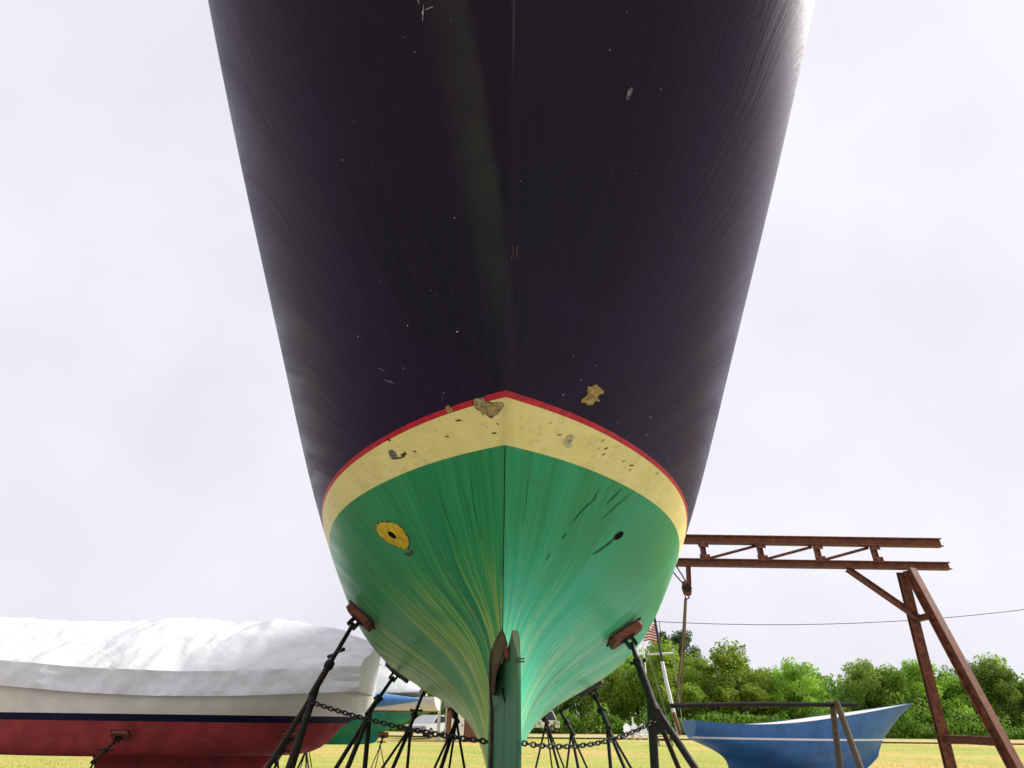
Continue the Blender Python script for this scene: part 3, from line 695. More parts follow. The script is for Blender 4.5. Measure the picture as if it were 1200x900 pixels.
def gusset(t, a, b, c, th=.02):
    a, b, c = Vector(a), Vector(b), Vector(c); n = (b - a).cross(c - a).normalized() * th / 2
    mb = MB(); mb.add([a + n, b + n, c + n, a - n, b - n, c - n], [(0, 1, 2), (5, 4, 3), (0, 3, 4, 1), (1, 4, 5, 2), (2, 5, 3, 0)]); mb.build('gusset', MT['rust'], t)
nR = lambda n: (abs(n[0]), n[1], n[2])
s = jack_stand((.940, 4.82, 1.985), (.52, -.22, -.83), (1.085, 4.70, 1.50), [(1.00, 4.66, 1.0), (2.00, 4.50, .85), (1.75, 5.25, .6)], 'nearest jack stand right of the rudder, its red-brown plywood pad against the green bilge', handle=0, scr=.28, rtube=.031, handle_len=.12, brace=.62)
gusset(s, (1.075, 4.69, 1.50), (1.04, 4.68, 1.28), (1.165, 4.66, 1.34), .03)
s = jack_stand((.925, 6.88, 1.690), (.50, -.12, -.86), (1.002, 6.30, 1.34), [(1.035, 6.30, .8), (1.44, 5.60, .75), (1.85, 6.7, .55)], 'second jack stand right of the rudder, dark slim post with splayed legs', handle=0, wood='padb', scr=.5, handle_len=.09, brace=.42, rtube=.022)
s = jack_stand((.610, 7.60, 1.560), (.50, -.05, -.86), (.781, 7.50, 1.266), [(.543, 7.5, .6), (.976, 7.1, .85), (1.34, 7.1, .6)], 'third jack stand right of the rudder, slim black legs with a pale collar', handle=0, wood='padb', scr=.5, handle_len=.08, rtube=.020, brace=.62)
s = jack_stand((.430, 8.20, 1.500), (.50, -.02, -.86), (.550, 8.30, 1.36), [(.168, 8.3, .6), (.71, 8.1, .5), (.95, 8.4, .8), (1.13, 8.2, .55)], 'farthest jack stand seen just right of the rudder under the keel', handle=0, wood='padb', scr=.4, handle_len=.06, rtube=.020, brace=.9)
s = jack_stand((-1.150, 4.965, 2.105), (-.62, -.21, -.76), (-1.345, 4.66, 1.56), [(-1.55, 4.30, 1.0), (-2.15, 4.75, .8), (-1.75, 5.25, .7)], 'nearest jack stand on the left with orange-brown pad and a T handle', handle=.78, scr=.62, handle_len=.20, rtube=.024, hrot=.9, padw=.27)
s = jack_stand((-1.120, 6.85, 1.825), (-.55, -.17, -.82), (-1.215, 6.00, 1.42), [(-1.16, 6.0, .85), (-1.845, 5.25, .75), (-1.50, 5.2, .85)], 'second jack stand from the left with the chain across its post', handle=0, wood='padb', scr=.62, handle_len=.09, rtube=.025, brace=.45)
s = jack_stand((-.870, 7.50, 1.725), (-.50, -.12, -.86), (-.925, 6.70, 1.313), [(-.917, 6.7, .75), (-1.715, 5.9, .6), (-1.37, 6.2, .9)], 'third jack stand from the left, T handle above its splayed legs', handle=.85, wood='padb', scr=.70, handle_len=.13, rtube=.020, brace=.45)
s = jack_stand((-.545, 7.75, 1.540), (-.55, -.1, -.80), (-.535, 7.7, 1.37), [(-1.10, 6.75, .6), (-.90, 7.0, 1.0), (-.66, 7.3, .6), (-.19, 7.7, .65)], 'jack stand nearest the keel on the left, four close legs', handle=0, wood='padb', scr=.4, handle_len=.05, rtube=.022, brace=0)
# ================================================================== chains
def chain(pts, label, pitch=.034, r=.0052, ln=.050, wd=.034):
    pts = [Vector(p) for p in pts]; t = thing('chain', pts[0], label, 'chain', 'safety chains under the hull')
    mb = MB(); n, k = 16, 6; vs = []
    for i in range(n):
        a = 6.2832 * i / n; cx = (ln - wd) / 2 * (1 if math.cos(a) > 0 else -1); px, py = cx + (wd / 2 - r) * math.cos(a), (wd / 2 - r) * math.sin(a)
        for j in range(k):
            b = 6.2832 * j / k; vs.append((px + r * math.cos(b) * math.cos(a), py + r * math.cos(b) * math.sin(a), r * math.sin(b)))
    mb.add(vs, [(i * k + j, ((i + 1) % n) * k + j, ((i + 1) % n) * k + (j + 1) % k, i * k + (j + 1) % k) for i in range(n) for j in range(k)])
    me = bpy.data.meshes.new('link'); me.from_pydata(mb.v, [], mb.f); me.materials.append(MT['chain']); me.polygons.foreach_set('use_smooth', [True] * len(me.polygons))
    # resample path
    seg = []; 
    for a, b in zip(pts, pts[1:]):
        m = 40; seg += [a.lerp(b, q / m) for q in range(m)]
    seg.append(pts[-1]); acc = 0; nxt = 0; i = 0
    for a, b in zip(seg, seg[1:]):
        L = (b - a).length
        while nxt <= acc + L and L > 0:
            p = a.lerp(b, (nxt - acc) / L); d = (b - a).normalized()
            o = bpy.data.objects.new('link', me); C.objects.link(o); o.parent = t
            q = d.to_track_quat('X', 'Z').to_matrix().to_4x4(); roll = (math.pi / 2 if i % 2 else 0) + math.pi / 4 * .35 + rc.uniform(-.15, .15)
            o.matrix_local = Matrix.Translation(p - pts[0]) @ q @ Matrix.Rotation(roll + math.pi / 2 * 1.0, 4, 'X')
            nxt += pitch; i += 1
        acc += L
def cat_pts(a, b, sag, n=8):
    a, b = Vector(a), Vector(b); return [a.lerp(b, i / n) - Vector((0, 0, sag * 4 * (i / n) * (1 - i / n))) for i in range(n + 1)]
chain(cat_pts((-1.352, 4.61, 1.475), (-.075, 3.93, 1.272), .028), 'rusty chain running from the left jack stands to the dark joint beside the rudder')
chain(cat_pts((.085, 3.90, 1.275), (1.075, 4.66, 1.385), .075), 'rusty chain running from the rudder to the nearest right jack stand')
# ================================================================== other boats
def small_hull(root, M, zwl, m_top, m_boot, m_bot, m_deck, boot=.10, start=3, draught=None, cut_names=('topsides', 'boot_stripe', 'bottom')):
    """a smaller long-keeled hull from the same lines; M maps its own space (stern overhang at y=0) to the world"""
    net = NET[start:].copy(); S = grid(net, 60, 30); S[:, :, 1] -= net[0, :, 1].mean()
    if draught:
        Z = S[:, :, 2]; dd = np.maximum(zwl - Z, 0); S[:, :, 2] = np.where(Z < zwl, zwl - draught[0] * (1 - np.exp(-dd * draught[1] / draught[0])), Z)
    b = banded(S, [lambda y: zwl, lambda y: zwl + boot])
    band_obj('bottom', b[0], m_bot, root, M); band_obj('boot_stripe', b[1], m_boot, root, M); band_obj('topsides', b[2], m_top, root, M)
    dk = MB(); V = []
    for p in S[:, -1]: V += [M @ Vector((p[0], p[1], p[2] - .03)), M @ Vector((-p[0], p[1], p[2] - .03))]
    dk.add(V, [(2 * i, 2 * i + 1, 2 * i + 3, 2 * i + 2) for i in range(len(S) - 1)]); dk.build('deck', m_deck, root)
    tr = MB(); s0 = [M @ Vector(p) for p in S[0]] + [M @ Vector((-p[0], p[1], p[2])) for p in S[0][::-1][:-1]]
    tr.add(s0, [tuple(range(len(s0)))]); tr.build('transom', m_top, root)
    return [M @ Vector(p) for p in S[:, -1]], [M @ Vector((-p[0], p[1], p[2])) for p in S[:, -1]]
def tarp_cover(root, ridge, eaves, m, name='cover', wr=.06, nu=90, nv=44, seed=0, hang=.3, over=.0):
    """wrinkled sheet over a ridge: ridge(u), eaves[0](u), eaves[1](u) give points for u in 0..1"""
    V = []; F = []
    for i in range(nu + 1):
        u = i / nu; r = ridge(u); e = (eaves[0](u), eaves[1](u))
        for j in range(nv + 1):
            v = j / nv * 2 - 1; s = 0 if v < 0 else 1; a = abs(v)
            if a < .75:
                t = a / .75; p = r.lerp(e[s], t); p.z += .16 * math.sin(t * math.pi) * (e[s] - r).length * .3
            else: p = e[s] + Vector((0, 0, -hang * (a - .75) / .25))
            q = Vector((u * 7 + seed, v * 2.2, seed))
            w = noise.noise(q * 1.1) * 1.0 + .6 * abs(noise.noise(Vector((u * 22, v * 3 + u * 8, seed)))) + .35 * abs(noise.noise(Vector((u * 40 + v * 6, v * 9, seed + 3)))) + .15 * noise.noise(Vector((u * 90, v * 20, seed))) + .9 * math.exp(-u * 9) * abs(noise.noise(Vector((u * 30, v * 11, seed + 8))))
            nrm = Vector((0, (-1 if s == 0 else 1) * .6, .8)) if a < .75 else Vector((0, (-1 if s == 0 else 1), .1))
            V.append(p + nrm * wr * w)
    for i in range(nu):
        for j in range(nv): k = i * (nv + 1) + j; F.append((k, k + 1, k + nv + 2, k + nv + 1))
    mb = MB(); mb.add(V, F)
    # close the near end of the tent
    k0 = list(range(nv + 1)); mb.f.append(tuple(k0))
    return mb.build(name, m, root, True)
def lmap(o, ex, ey, ez):   # matrix from columns
    return Matrix(((ex[0], ey[0], ez[0], o[0]), (ex[1], ey[1], ez[1], o[1]), (ex[2], ey[2], ez[2], o[2]), (0, 0, 0, 1)))
# boat under white film, far left: red bottom, dark stripe, stern towards the yacht
bA = thing('covered_sailboat', (-6.5, 11.3, 0), 'sailboat wrapped in white film with a brick red bottom and navy stripe', 'sailboat')
sa = .98; zw = 2.6
MA = lmap((-2.36, 11.0, 1.275 - zw * .60), (0, sa * .92, 0), (-sa, 0.12, 0), (0, 0, .60))
portA, stbA = small_hull(bA, MA, zw, MT['offwhite'], MT['navy2'], MT['redb'], MT['offwhite'], boot=.16, draught=(.78, 7.0))
kA = MB(); kA.prism([(-3.6, 1.0), (-6.9, 1.0), (-6.3, .22), (-4.3, .22)], .22, Matrix(((1, 0, 0, 0), (0, 0, -1, 11.3), (0, 1, 0, 0), (0, 0, 0, 1)))); kA.build('keel', MT['redb'], bA, False, .02)
for kx in (-4.7, -5.9):
    kt = thing('keel_block', (kx, 11.3, 0), 'timber block under the %s of the keel of the wrapped sailboat' % ('right end' if kx > -5 else 'left end'), 'timber block'); q = MB(); q.box((kx, 11.3, .135), (.3, .9, .17)); q.build('timber', MT['timber'], kt, False, .01)
def samp(L, u): k = u * (len(L) - 1); i = min(len(L) - 2, int(k)); return L[i].lerp(L[i + 1], k - i)
low = (portA, stbA) if portA[20].y < stbA[20].y else (stbA, portA)
def ridA(u):
    p = (samp(low[0], u) + samp(low[1], u)) / 2; x = p.x
    z = 1.96 + .92 * (1 - math.exp(-max(0, -1.95 - x) / .75)); return Vector((x + .25 * (1 - u) ** 6, p.y, z))
tarp_cover(bA, ridA, [lambda u: samp(low[0], u) + Vector((.22 * (1 - u) ** 6, -.12, .10)), lambda u: samp(low[1], u) + Vector((0, .04, .10))], MT['tarp'], 'shrink_film_cover', .10, 120, 56, 2, .34)['label'] = 'wrinkled white film cover'
for i, (x, y) in enumerate(((-3.2, 9.9), (-5.6, 9.6), (-3.6, 12.3), (-6.0, 12.4))):
    sy = -1 if y < 11 else 1
    jack_stand((x, y + .28 * -sy, 1.12), (0, sy * .6, -.8), (x, y + .18 * sy, .82), [(x - .3, y + .1 * sy, .7), (x + .3, y + .1 * sy, .7), (x, y + .6 * sy, .7)], ['jack stand beneath the near right end of the brick red bottom', 'jack stand beneath the near left end of the brick red bottom', 'jack stand beyond the right end of the brick red bottom', 'jack stand beyond the left end of the brick red bottom'][i], padw=.26, rtube=.02, handle=0, group='jack stands under the covered sailboats')
# boat with cream counter and teal bottom
bB = thing('laid_up_sailboat', (-5.5, 16.6, 0), 'cream sailboat with a thin red line, teal bottom and rolled blue cover', 'sailboat')
sb = .80
MB_ = lmap((-1.66, 16.6, 1.462 - zw * .46), (0, sb * .75, 0), (-sb * 1.05, .10, 0), (0, 0, .46))
# keep the draught deeper than the squashed freeboard
def bB_hull():
    net = NET[3:].copy(); S = grid(net, 60, 30); S[:, :, 1] -= net[0, :, 1].mean()
    Z = S[:, :, 2]; dd = np.maximum(zw - Z, 0); S[:, :, 2] = np.where(Z < zw, zw - 1.75 * (1 - np.exp(-dd * 1.75 / 1.75)), zw + (Z - zw) * .66)
    S[:, :, 1] -= 0
    b = banded(S, [lambda y: zw, lambda y: zw + .085])
    band_obj('bottom', b[0], MT['teal'], bB, MB_); band_obj('waterline_stripe', b[1], MT['darkred'], bB, MB_); band_obj('topsides', b[2], MT['offwhite'], bB, MB_)
    s0 = [MB_ @ Vector(p) for p in S[0]] + [MB_ @ Vector((-p[0], p[1], p[2])) for p in S[0][::-1][:-1]]
    tr = MB(); tr.add(s0, [tuple(range(len(s0)))]); tr.build('transom', MT['offwhite'], bB)
    dk = MB(); V = []
    for p in S[:, -1]: V += [MB_ @ Vector((p[0], p[1], p[2] - .05)), MB_ @ Vector((-p[0], p[1], p[2] - .05))]
    dk.add(V, [(2 * i, 2 * i + 1, 2 * i + 3, 2 * i + 2) for i in range(len(S) - 1)]); dk.build('deck', MT['offwhite'], bB)
    return [MB_ @ Vector(p) for p in S[:, -1]], [MB_ @ Vector((-p[0], p[1], p[2])) for p in S[:, -1]]
pB, qB = bB_hull(); lowB = (pB, qB) if pB[20].y < qB[20].y else (qB, pB)
bl = MB(); pts = [samp(lowB[0], u) + Vector((0, .02, -.06 + .05 * math.sin(u * 3))) for u in [.015 + .5 * i / 12 for i in range(13)]]
bl.tube(pts, [.02 + .155 * math.sin(min(1, i / 4) * 1.57) for i in range(13)], 14); o = bl.build('rolled_blue_cover', MT['blue'], bB, True); o['label'] = 'faded blue canvas rolled along the rail'
tarp_cover(bB, lambda u: Vector(((samp(lowB[0], .025 + .975 * u) + samp(lowB[1], .025 + .975 * u)) / 2)) + Vector((0, 0, .10 + .75 * (1 - math.exp(-u * 16)))), [lambda u: samp(lowB[0], .025 + .975 * u) + Vector((0, .22, .16)), lambda u: samp(lowB[1], .025 + .975 * u) + Vector((0, -.1, .1))], MT['tarpg'], 'grey_canvas_cover', .03, 60, 30, 9, .05)
for i, x in enumerate((-2.9, -4.6)):
    jack_stand((x, 16.25, 1.0), (0, -.55, -.83), (x, 15.95, .78), [(x - .28, 16.0, .6), (x + .28, 16.0, .6), (x, 15.4, .6)], ['slim stand under the right end of the teal bottom', 'slim stand under the middle of the teal bottom'][i], padw=.24, rtube=.018, handle=0, brace=0, group='jack stands under the covered sailboats')
# blue dinghy with mast on the right
bC = thing('blue_sailing_dinghy', (5.4, 14.2, 0), 'small blue sailing boat on a trailer at the right, white mast rising from it', 'sailboat')
MC = lmap((3.98, 14.2, .98 - zw * .36), (0, -.42, 0), (.42, 0, 0), (0, 0, .36))
small_hull(bC, MC, zw + .2, MT['bluehull'], MT['white'], MT['bluehull'], MT['offwhite'], boot=.1)
def rod(name, pts, r, m, parent=None, n=10): b = MB(); b.tube(pts, r, n); return b.build(name, m, parent, True)
for sx in (4.3, 6.0):
    rod('trailer_frame', [(sx, 13.5, .45), (sx, 14.9, .45)], .04, MT['galv'], bC)
rod('trailer_frame', [(3.2, 14.2, .42), (7.2, 14.2, .42)], .05, MT['galv'], bC)
for sy in (13.45, 14.95):
    wl = MB(); n = 20; vs = []
    for yy in (sy - .08, sy + .08): vs += [(5.2 + .3 * math.cos(6.2832 * k / n), yy, .3 + .3 * math.sin(6.2832 * k / n)) for k in range(n)]
    wl.add(vs, [tuple(range(n))[::-1], tuple(range(n, 2 * n))] + [(k, (k + 1) % n, n + (k + 1) % n, n + k) for k in range(n)]); wo = wl.build('wheel', MT['rubber'], bC, False, .02)
    hb = MB(); hb.tube([(5.2, sy - .1, .3), (5.2, sy + .1, .3)], .13, 14); hb.build('hub', MT['galv'], wo)
rod('mast', [(3.705, 14.0, 1.10), (3.555, 14.0, 2.10), (3.513, 14.0, 2.50)], .042, MT['white'], bC)
rod('mast_topmast', [(3.513, 14.0, 2.50), (3.446, 14.0, 3.41), (3.20, 14.0, 6.3)], .030, MT['dark'], bC)
rod('spreader', [(3.204, 14.0, 2.636), (3.783, 14.0, 2.678)], .020, MT['white'], bC)
rod('stay', [(3.22, 14.0, 2.63), (3.50, 14.0, 1.35)], .008, MT['galv'], bC, 6); rod('stay', [(3.775, 14.0, 2.67), (3.80, 14.0, 1.2)], .008, MT['galv'], bC, 6)
rod('mast_step', [(3.62, 13.96, 1.52), (3.72, 13.96, 1.12)], .045, MT['spruce'], bC)
# flag on a thin staff on the field, mostly hidden by the hull
t = thing('flagpole', (6.68, 30, 0), 'thin white flagpole on the grass behind the nearest right jack stand', 'flagpole')
rod('shaft', [(6.68, 30, 0), (6.68, 30, 5.6)], [.04, .022], MT['white'], t); rod('truck', [(6.68, 30, 5.58), (6.68, 30, 5.66)], .05, MT['white'], t)
fl = thing('flag', (6.43, 30, 5.0), 'striped flag in red and white showing just past the edge of the green hull', 'flag')
def fpt(u, v):
    x = 6.70 + .74 * u + .03 * v; z = 5.42 - .80 * v - .16 * u + .16 * math.sin(u * 2.2) - .05 * u * u; y = 29.98 + .12 * math.sin(u * 10 + v * 1.5) * (u + .15)
    return (x, y, z)
nu = 16
for k in range(13):
    b = MB(); u0 = 0; us = [u0 + (1 - u0) * i / nu for i in range(nu + 1)]
    if k < 7: us = [.42 + .58 * i / nu for i in range(nu + 1)]
    V = []
    for u in us: V += [fpt(u, k / 13), fpt(u, (k + 1) / 13)]
    b.add(V, [(2 * i, 2 * i + 1, 2 * i + 3, 2 * i + 2) for i in range(nu)]); b.build('stripe', MT['flagr'] if k % 2 == 0 else MT['flagw'], fl, True)
b = MB(); V = []
for i in range(9):
    for j in range(5): V.append(fpt(.42 * i / 8, 7 / 13 * j / 4))
b.add(V, [(i * 5 + j, i * 5 + j + 1, (i + 1) * 5 + j + 1, (i + 1) * 5 + j) for i in range(8) for j in range(4)]); cn = b.build('canton', MT['flagb'], fl, True)
b = MB()
for r_ in range(9):
    for c_ in range(6 if r_ % 2 == 0 else 5):
        u = .42 * ((c_ + (.5 if r_ % 2 == 0 else 1)) / 6); v = 7 / 13 * (r_ + .5) / 9; p = Vector(fpt(u, v)) - Vector((0, .004, 0)); vs = []
        for k in range(10): a = math.pi / 2 + k * math.pi / 5; q = .024 if k % 2 == 0 else .010; vs.append((p.x + q * math.cos(a), p.y, p.z + q * math.sin(a)))
        b.add(vs, [tuple(range(10))])
b.build('stars', MT['flagw'], cn)
# ================================================================== rusty boat hoist on the right
ho = thing('boat_hoist', (4.6, 9, 0), 'rusty red steel boat hoist frame reaching in from the right', 'hoist')
def ibeam(name, a, b, hgt, wd, m, parent):
    a, b = Vector(a), Vector(b); d = (b - a); L = d.length; q = d.to_track_quat('X', 'Z').to_matrix().to_4x4(); M = Matrix.Translation((a + b) / 2) @ q
    mb = MB(); mb.box((0, 0, 0), (L, wd, hgt * .14), M @ Matrix.Translation((0, 0, hgt * .43))); mb.box((0, 0, 0), (L, wd, hgt * .14), M @ Matrix.Translation((0, 0, -hgt * .43))); mb.box((0, 0, 0), (L, wd * .18, hgt * .72), M)
    for v_ in range(0): pass
    # box() rotates about its centre: shift afterwards
    return mb.build(name, m, parent)
def gbeam(name, a, b, hgt, wd, m, parent):
    a, b = Vector(a), Vector(b); x = (b - a).normalized(); y = Vector((0, 0, 1)).cross(x)
    if y.length < .01: y = Vector((0, 1, 0))
    y.normalize(); z = x.cross(y); mb = MB()
    def bx(zo, w_, h_):
        vs = []
        for e in (a, b):
            for sy, sz in ((-1, -1), (1, -1), (1, 1), (-1, 1)): vs.append(e + y * sy * w_ / 2 + z * (zo + sz * h_ / 2))
        mb.add(vs, [(0, 3, 2, 1), (4, 5, 6, 7), (0, 1, 5, 4), (1, 2, 6, 5), (2, 3, 7, 6), (3, 0, 4, 7)])
    bx(hgt * .44, wd, hgt * .12); bx(-hgt * .44, wd, hgt * .12); bx(0, wd * .22, hgt * .755)
    return mb.build(name, m, parent)
gbeam('beam', (2.42, 9, 3.50), (6.9, 9, 3.50), .11, .12, MT['rustred'], ho)
gbeam('beam', (2.15, 9.0, 3.86), (6.9, 9.0, 3.86), .13, .12, MT['rustred'], ho)
for x in (3.1, 4.0, 4.9, 5.8): gbeam('upright', (x, 9.0, 3.555), (x, 9.0, 3.795), .07, .07, MT['rustred'], ho)
for x in (3.1, 4.0, 4.9, 5.8):
    for z in (3.575, 3.775):
        q = MB(); q.box((x, 8.955, z), (.16, .012, .09)); gp_ = q.build('gusset_plate', MT['rustred'], ho)
        q = MB()
        for dx in (-.05, .05): q.tube([(x + dx, 8.950, z), (x + dx, 8.935, z)], .011, 6)
        q.build('bolts', MT['rust'], gp_)
gbeam('knee_brace', (5.3, 9.0, 3.44), (6.15, 9.0, 2.75), .08, .08, MT['rustred'], ho)
gbeam('upper_tie', (6.25, 8.80, 2.75), (6.25, 9.20, 2.75), .08, .08, MT['rustred'], ho)
for x in (3.1, 4.0, 4.9): rod('diagonal_brace', [(x + .05, 9.05, 3.57), (x + .85, 9.05, 3.78)], .022, MT['rustred'], ho)
for y in (8.2, 9.8): gbeam('column', (6.4, y, 0), (6.2, 9 + (y - 9) * .12, 3.42), .14, .12, MT['rustred'], ho)
gbeam('cross_tie', (6.33, 8.42, 1.2), (6.33, 9.58, 1.2), .10, .10, MT['rustred'], ho)
gbeam('hanger', (2.83, 9.0, 3.44), (2.80, 9.0, 3.16), .06, .06, MT['rustred'], ho)
hk = thing('pulley_block', (2.75, 9, 3.1), 'rusty pulley block hanging from the hoist beam near the right edge', 'pulley')
b = MB(); b.prism([(-.05, -.11), (.05, -.11), (.075, 0), (.05, .10), (-.05, .10), (-.075, 0)], .05, Matrix(((1, 0, 0, 2.76), (0, 0, -1, 9), (0, 1, 0, 3.12), (0, 0, 0, 1)))); b.build('cheek', MT['rustred'], hk, False, .008)
b = MB(); b.tube([(2.76, 8.95, 3.12), (2.76, 9.05, 3.12)], .055, 16); b.build('sheave', MT['rust'], hk, True)
rod('becket', [(2.75, 9, 3.03), (2.78, 9, 2.98), (2.73, 9, 2.95), (2.72, 9, 3.0)], .012, MT['rust'], hk, 8)
hw = thing('hoist_cable', (2.6, 9, 3.4), 'pair of thin cables slanting from the hull side to the pulley block', 'cable')
rod('cable', [(2.30, 9.02, 3.74), (2.73, 9.0, 3.16)], .010, MT['wire'], hw, 6); rod('cable', [(2.45, 9.02, 3.84), (2.78, 9.0, 3.18)], .010, MT['wire'], hw, 6)
rp = thing('hanging_rope', (2.46, 9, 1.84), 'brown rope dropping from the pulley block to the dark horizontal pole', 'rope')
rod('rope', [(2.718, 9, 2.97), (2.60, 9, 2.40), (2.46, 9, 1.84), (2.40, 9, 1.60)], .016, MT['rope'], rp, 8); rod('rope', [(2.735, 9.0, 2.97), (2.60, 9.03, 2.2), (2.455, 9.0, 1.60)], .010, MT['rope'], rp, 8)
sp = thing('wooden_spar', (3.4, 9, 0), 'dark horizontal pole held up at the right on a wooden trestle', 'pole')
rod('pole', [(2.30, 9, 1.555), (3.2, 9, 1.585), (4.9, 9, 1.60)], .030, MT['rust'], sp)
for sgn in (-1, 1): rod('trestle_leg', [(4.6, 9 + .06 * sgn, 1.64), (4.6, 9 + .5 * sgn, 0)], .04, MT['timber'], sp)
# ================================================================== overhead wire and its poles
for i, x in enumerate((-.95, 40)):
    t = thing('utility_pole', (x, 42, 0), ['weathered utility pole standing far behind the rudder', 'weathered utility pole at the far right'][i], 'utility pole')
    rod('pole', [(x, 42, 0), (x, 42, 8.4 if x < 0 else 9.2)], .15, MT['timber'], t); b = MB(); b.box((x, 42, 7.94 if x < 0 else 8.74), (.12, 2.2, .12)); b.build('crossarm', MT['timber'], t)
cp = [Vector((-.95, 42, 8.0)).lerp(Vector((40, 42, 8.8)), i / 40) - Vector((0, 0, 1.3 * 4 * (i / 40) * (1 - i / 40))) for i in range(41)]
cp = [p + Vector((0, 0, 2.6 * (p.x + 34) / 74 if 0 else 0)) for p in cp]
tag(rod('overhead_wire', cp, .022, MT['wire'], None, 5), 'thin black wire sagging across the pale sky at the right', 'wire')
# ================================================================== shed, white posts, vehicles, furniture far away
def win(parent, c, w_, h_, ny=-1, vert=True):
    x, y, z = c; b = MB()
    for dx, sx, dz, sz in ((0, w_ + .12, h_ / 2 + .03, .06), (0, w_ + .12, -h_ / 2 - .03, .06), (-w_ / 2 - .03, .06, 0, h_), (w_ / 2 + .03, .06, 0, h_), (0, .03, 0, h_)): b.box((x + dx, y + ny * .03, z + dz), (sx, .06, sz))
    f = b.build('window', MT['white'], parent); p = MB(); p.box((x, y + ny * .012, z), (w_, .02, h_)); p.build('pane', MT['glass'], f)
sd1 = thing('boat_shed', (-2.4, 44, 0), 'brown-red boarded shed with grey roof beyond the grass left of the keel', 'shed')
for i in range(12):
    x = -3.5 + .2 * i; b = MB(); b.box((x, 42 + .012 * (i % 2), .95), (.185, .04, 1.9)); b.build('board', MT['boards'], sd1)
for x in (-3.6, -1.2): b = MB(); b.box((x, 43.6, .93), (.06, 3.1, 1.86)); b.build('side_wall', MT['boards'], sd1)
b = MB(); b.box((-2.4, 45.2, .95), (2.4, .05, 1.9)); b.build('rear_wall', MT['boards'], sd1)
for sgn in (-1, 1):
    b = MB(); b.add([(-3.85, 43.6, 2.62), (-.9, 43.6, 2.62), (-.9, 43.6 + sgn * 1.95, 1.82), (-3.85, 43.6 + sgn * 1.95, 1.82), (-3.85, 43.6, 2.68), (-.9, 43.6, 2.68), (-.9, 43.6 + sgn * 1.95, 1.88), (-3.85, 43.6 + sgn * 1.95, 1.88)],
        [(0, 1, 2, 3), (4, 7, 6, 5), (0, 4, 5, 1), (1, 5, 6, 2), (2, 6, 7, 3), (3, 7, 4, 0)]); b.build('roof', MT['shingle'], sd1)
win(sd1, (-1.75, 41.97, 1.15), .5, .6); b = MB(); b.box((-2.9, 41.955, .88), (.8, .04, 1.7)); d_ = b.build('door', MT['white'], sd1); b = MB(); b.box((-2.6, 41.92, .9), (.05, .05, .12)); b.build('handle', MT['dark'], d_)
for i, (x, lb) in enumerate(((-3.62, 'left one of two tall white posts standing on the grass left of the keel'), (-3.18, 'right one of two tall white posts standing on the grass left of the keel'))):
    t = thing('white_post', (x * 1.19, 44, 0), lb, 'post', 'tall white posts on the grass'); x = x * 1.19; b = MB(); b.box((x, 44, 1.45), (.20, .2, 2.9)); b.build('shaft', MT['white'], t, False, .01); b = MB(); b.box((x, 44, 2.93), (.28, .28, .07)); b.build('cap', MT['white'], t)
    b = MB(); b.box((x, 44, .10), (.32, .3, .2)); b.build('plinth', MT['white'], t)
def car(loc, col, label, name='parked_car', L=4.2, W=1.75, H=1.45, rz=0, van=False):
    t = thing(name, loc, label, 'van' if van else 'car'); t.rotation_euler.z = rz
    def b_(nm, mb, m, par=t, bev=0, sm=False):
        o = mb.build(nm, m, None, sm, bev); o.parent = par; return o
    if van: side = [(-L/2, .35), (-L/2, .95), (-L/2 + .25, 1.05), (-L/2 + .75, H), (L/2 - .1, H), (L/2, H - .15), (L/2, .35)]
    else: side = [(-L/2, .35), (-L/2 + .02, .72), (-L/2 + .95, .86), (-L/2 + 1.6, H), (L/2 - 1.05, H), (L/2 - .35, .92), (L/2, .85), (L/2, .35)]
    m = MB(); m.prism(side, W, Matrix(((1, 0, 0, 0), (0, 0, -1, 0), (0, 1, 0, 0), (0, 0, 0, 1)))); body = b_('body', m, col, t, .05)
    m = MB()
    if van: m.prism([(-L/2 + .42, 1.02), (-L/2 + .78, H - .1), (-L/2 + 1.5, H - .1), (-L/2 + 1.5, 1.02)], W + .012, Matrix(((1, 0, 0, 0), (0, 0, -1, 0), (0, 1, 0, 0), (0, 0, 0, 1))))
    else: m.prism([(-L/2 + 1.15, .90), (-L/2 + 1.68, H - .08), (L/2 - 1.1, H - .08), (L/2 - .55, .94)], W + .012, Matrix(((1, 0, 0, 0), (0, 0, -1, 0), (0, 1, 0, 0), (0, 0, 0, 1))))
    b_('side_windows', m, MT['glass'])
    for x in (-L/2 + .8, L/2 - .8):
        for y in (-W/2 + .08, W/2 - .08):
            m = MB(); n = 18; vs = []
            for yy in (y - .11, y + .11): vs += [(x + .32 * math.cos(6.2832 * k / n), yy, .32 + .32 * math.sin(6.2832 * k / n)) for k in range(n)]
            m.add(vs, [tuple(range(n))[::-1], tuple(range(n, 2 * n))] + [(k, (k + 1) % n, n + (k + 1) % n, n + k) for k in range(n)]); wh = b_('wheel', m, MT['rubber'], t, .02)
            m = MB(); m.tube([(x, y - .12, .32), (x, y + .12, .32)], .19, 14); b_('rim', m, MT['galv'], wh)
    for y in (-W/2 + .25, W/2 - .25):
        m = MB(); m.box((-L/2 + .01, y, .66), (.06, .3, .14)); b_('headlight', m, MT['galv'], t); m = MB(); m.box((L/2 - .01, y, .72), (.05, .22, .18)); b_('tail_light', m, MT['red'], t)
    m = MB(); m.box((-L/2 - .01, 0, .42), (.1, W * .95, .16)); b_('bumper', m, MT['dark'], t, .02)
    return t
car((3.4, 68, 0.12), MT['white'], 'white van parked by the trees just right of the rudder', 'parked_van', 4.6, 1.9, 1.9, math.pi, True)
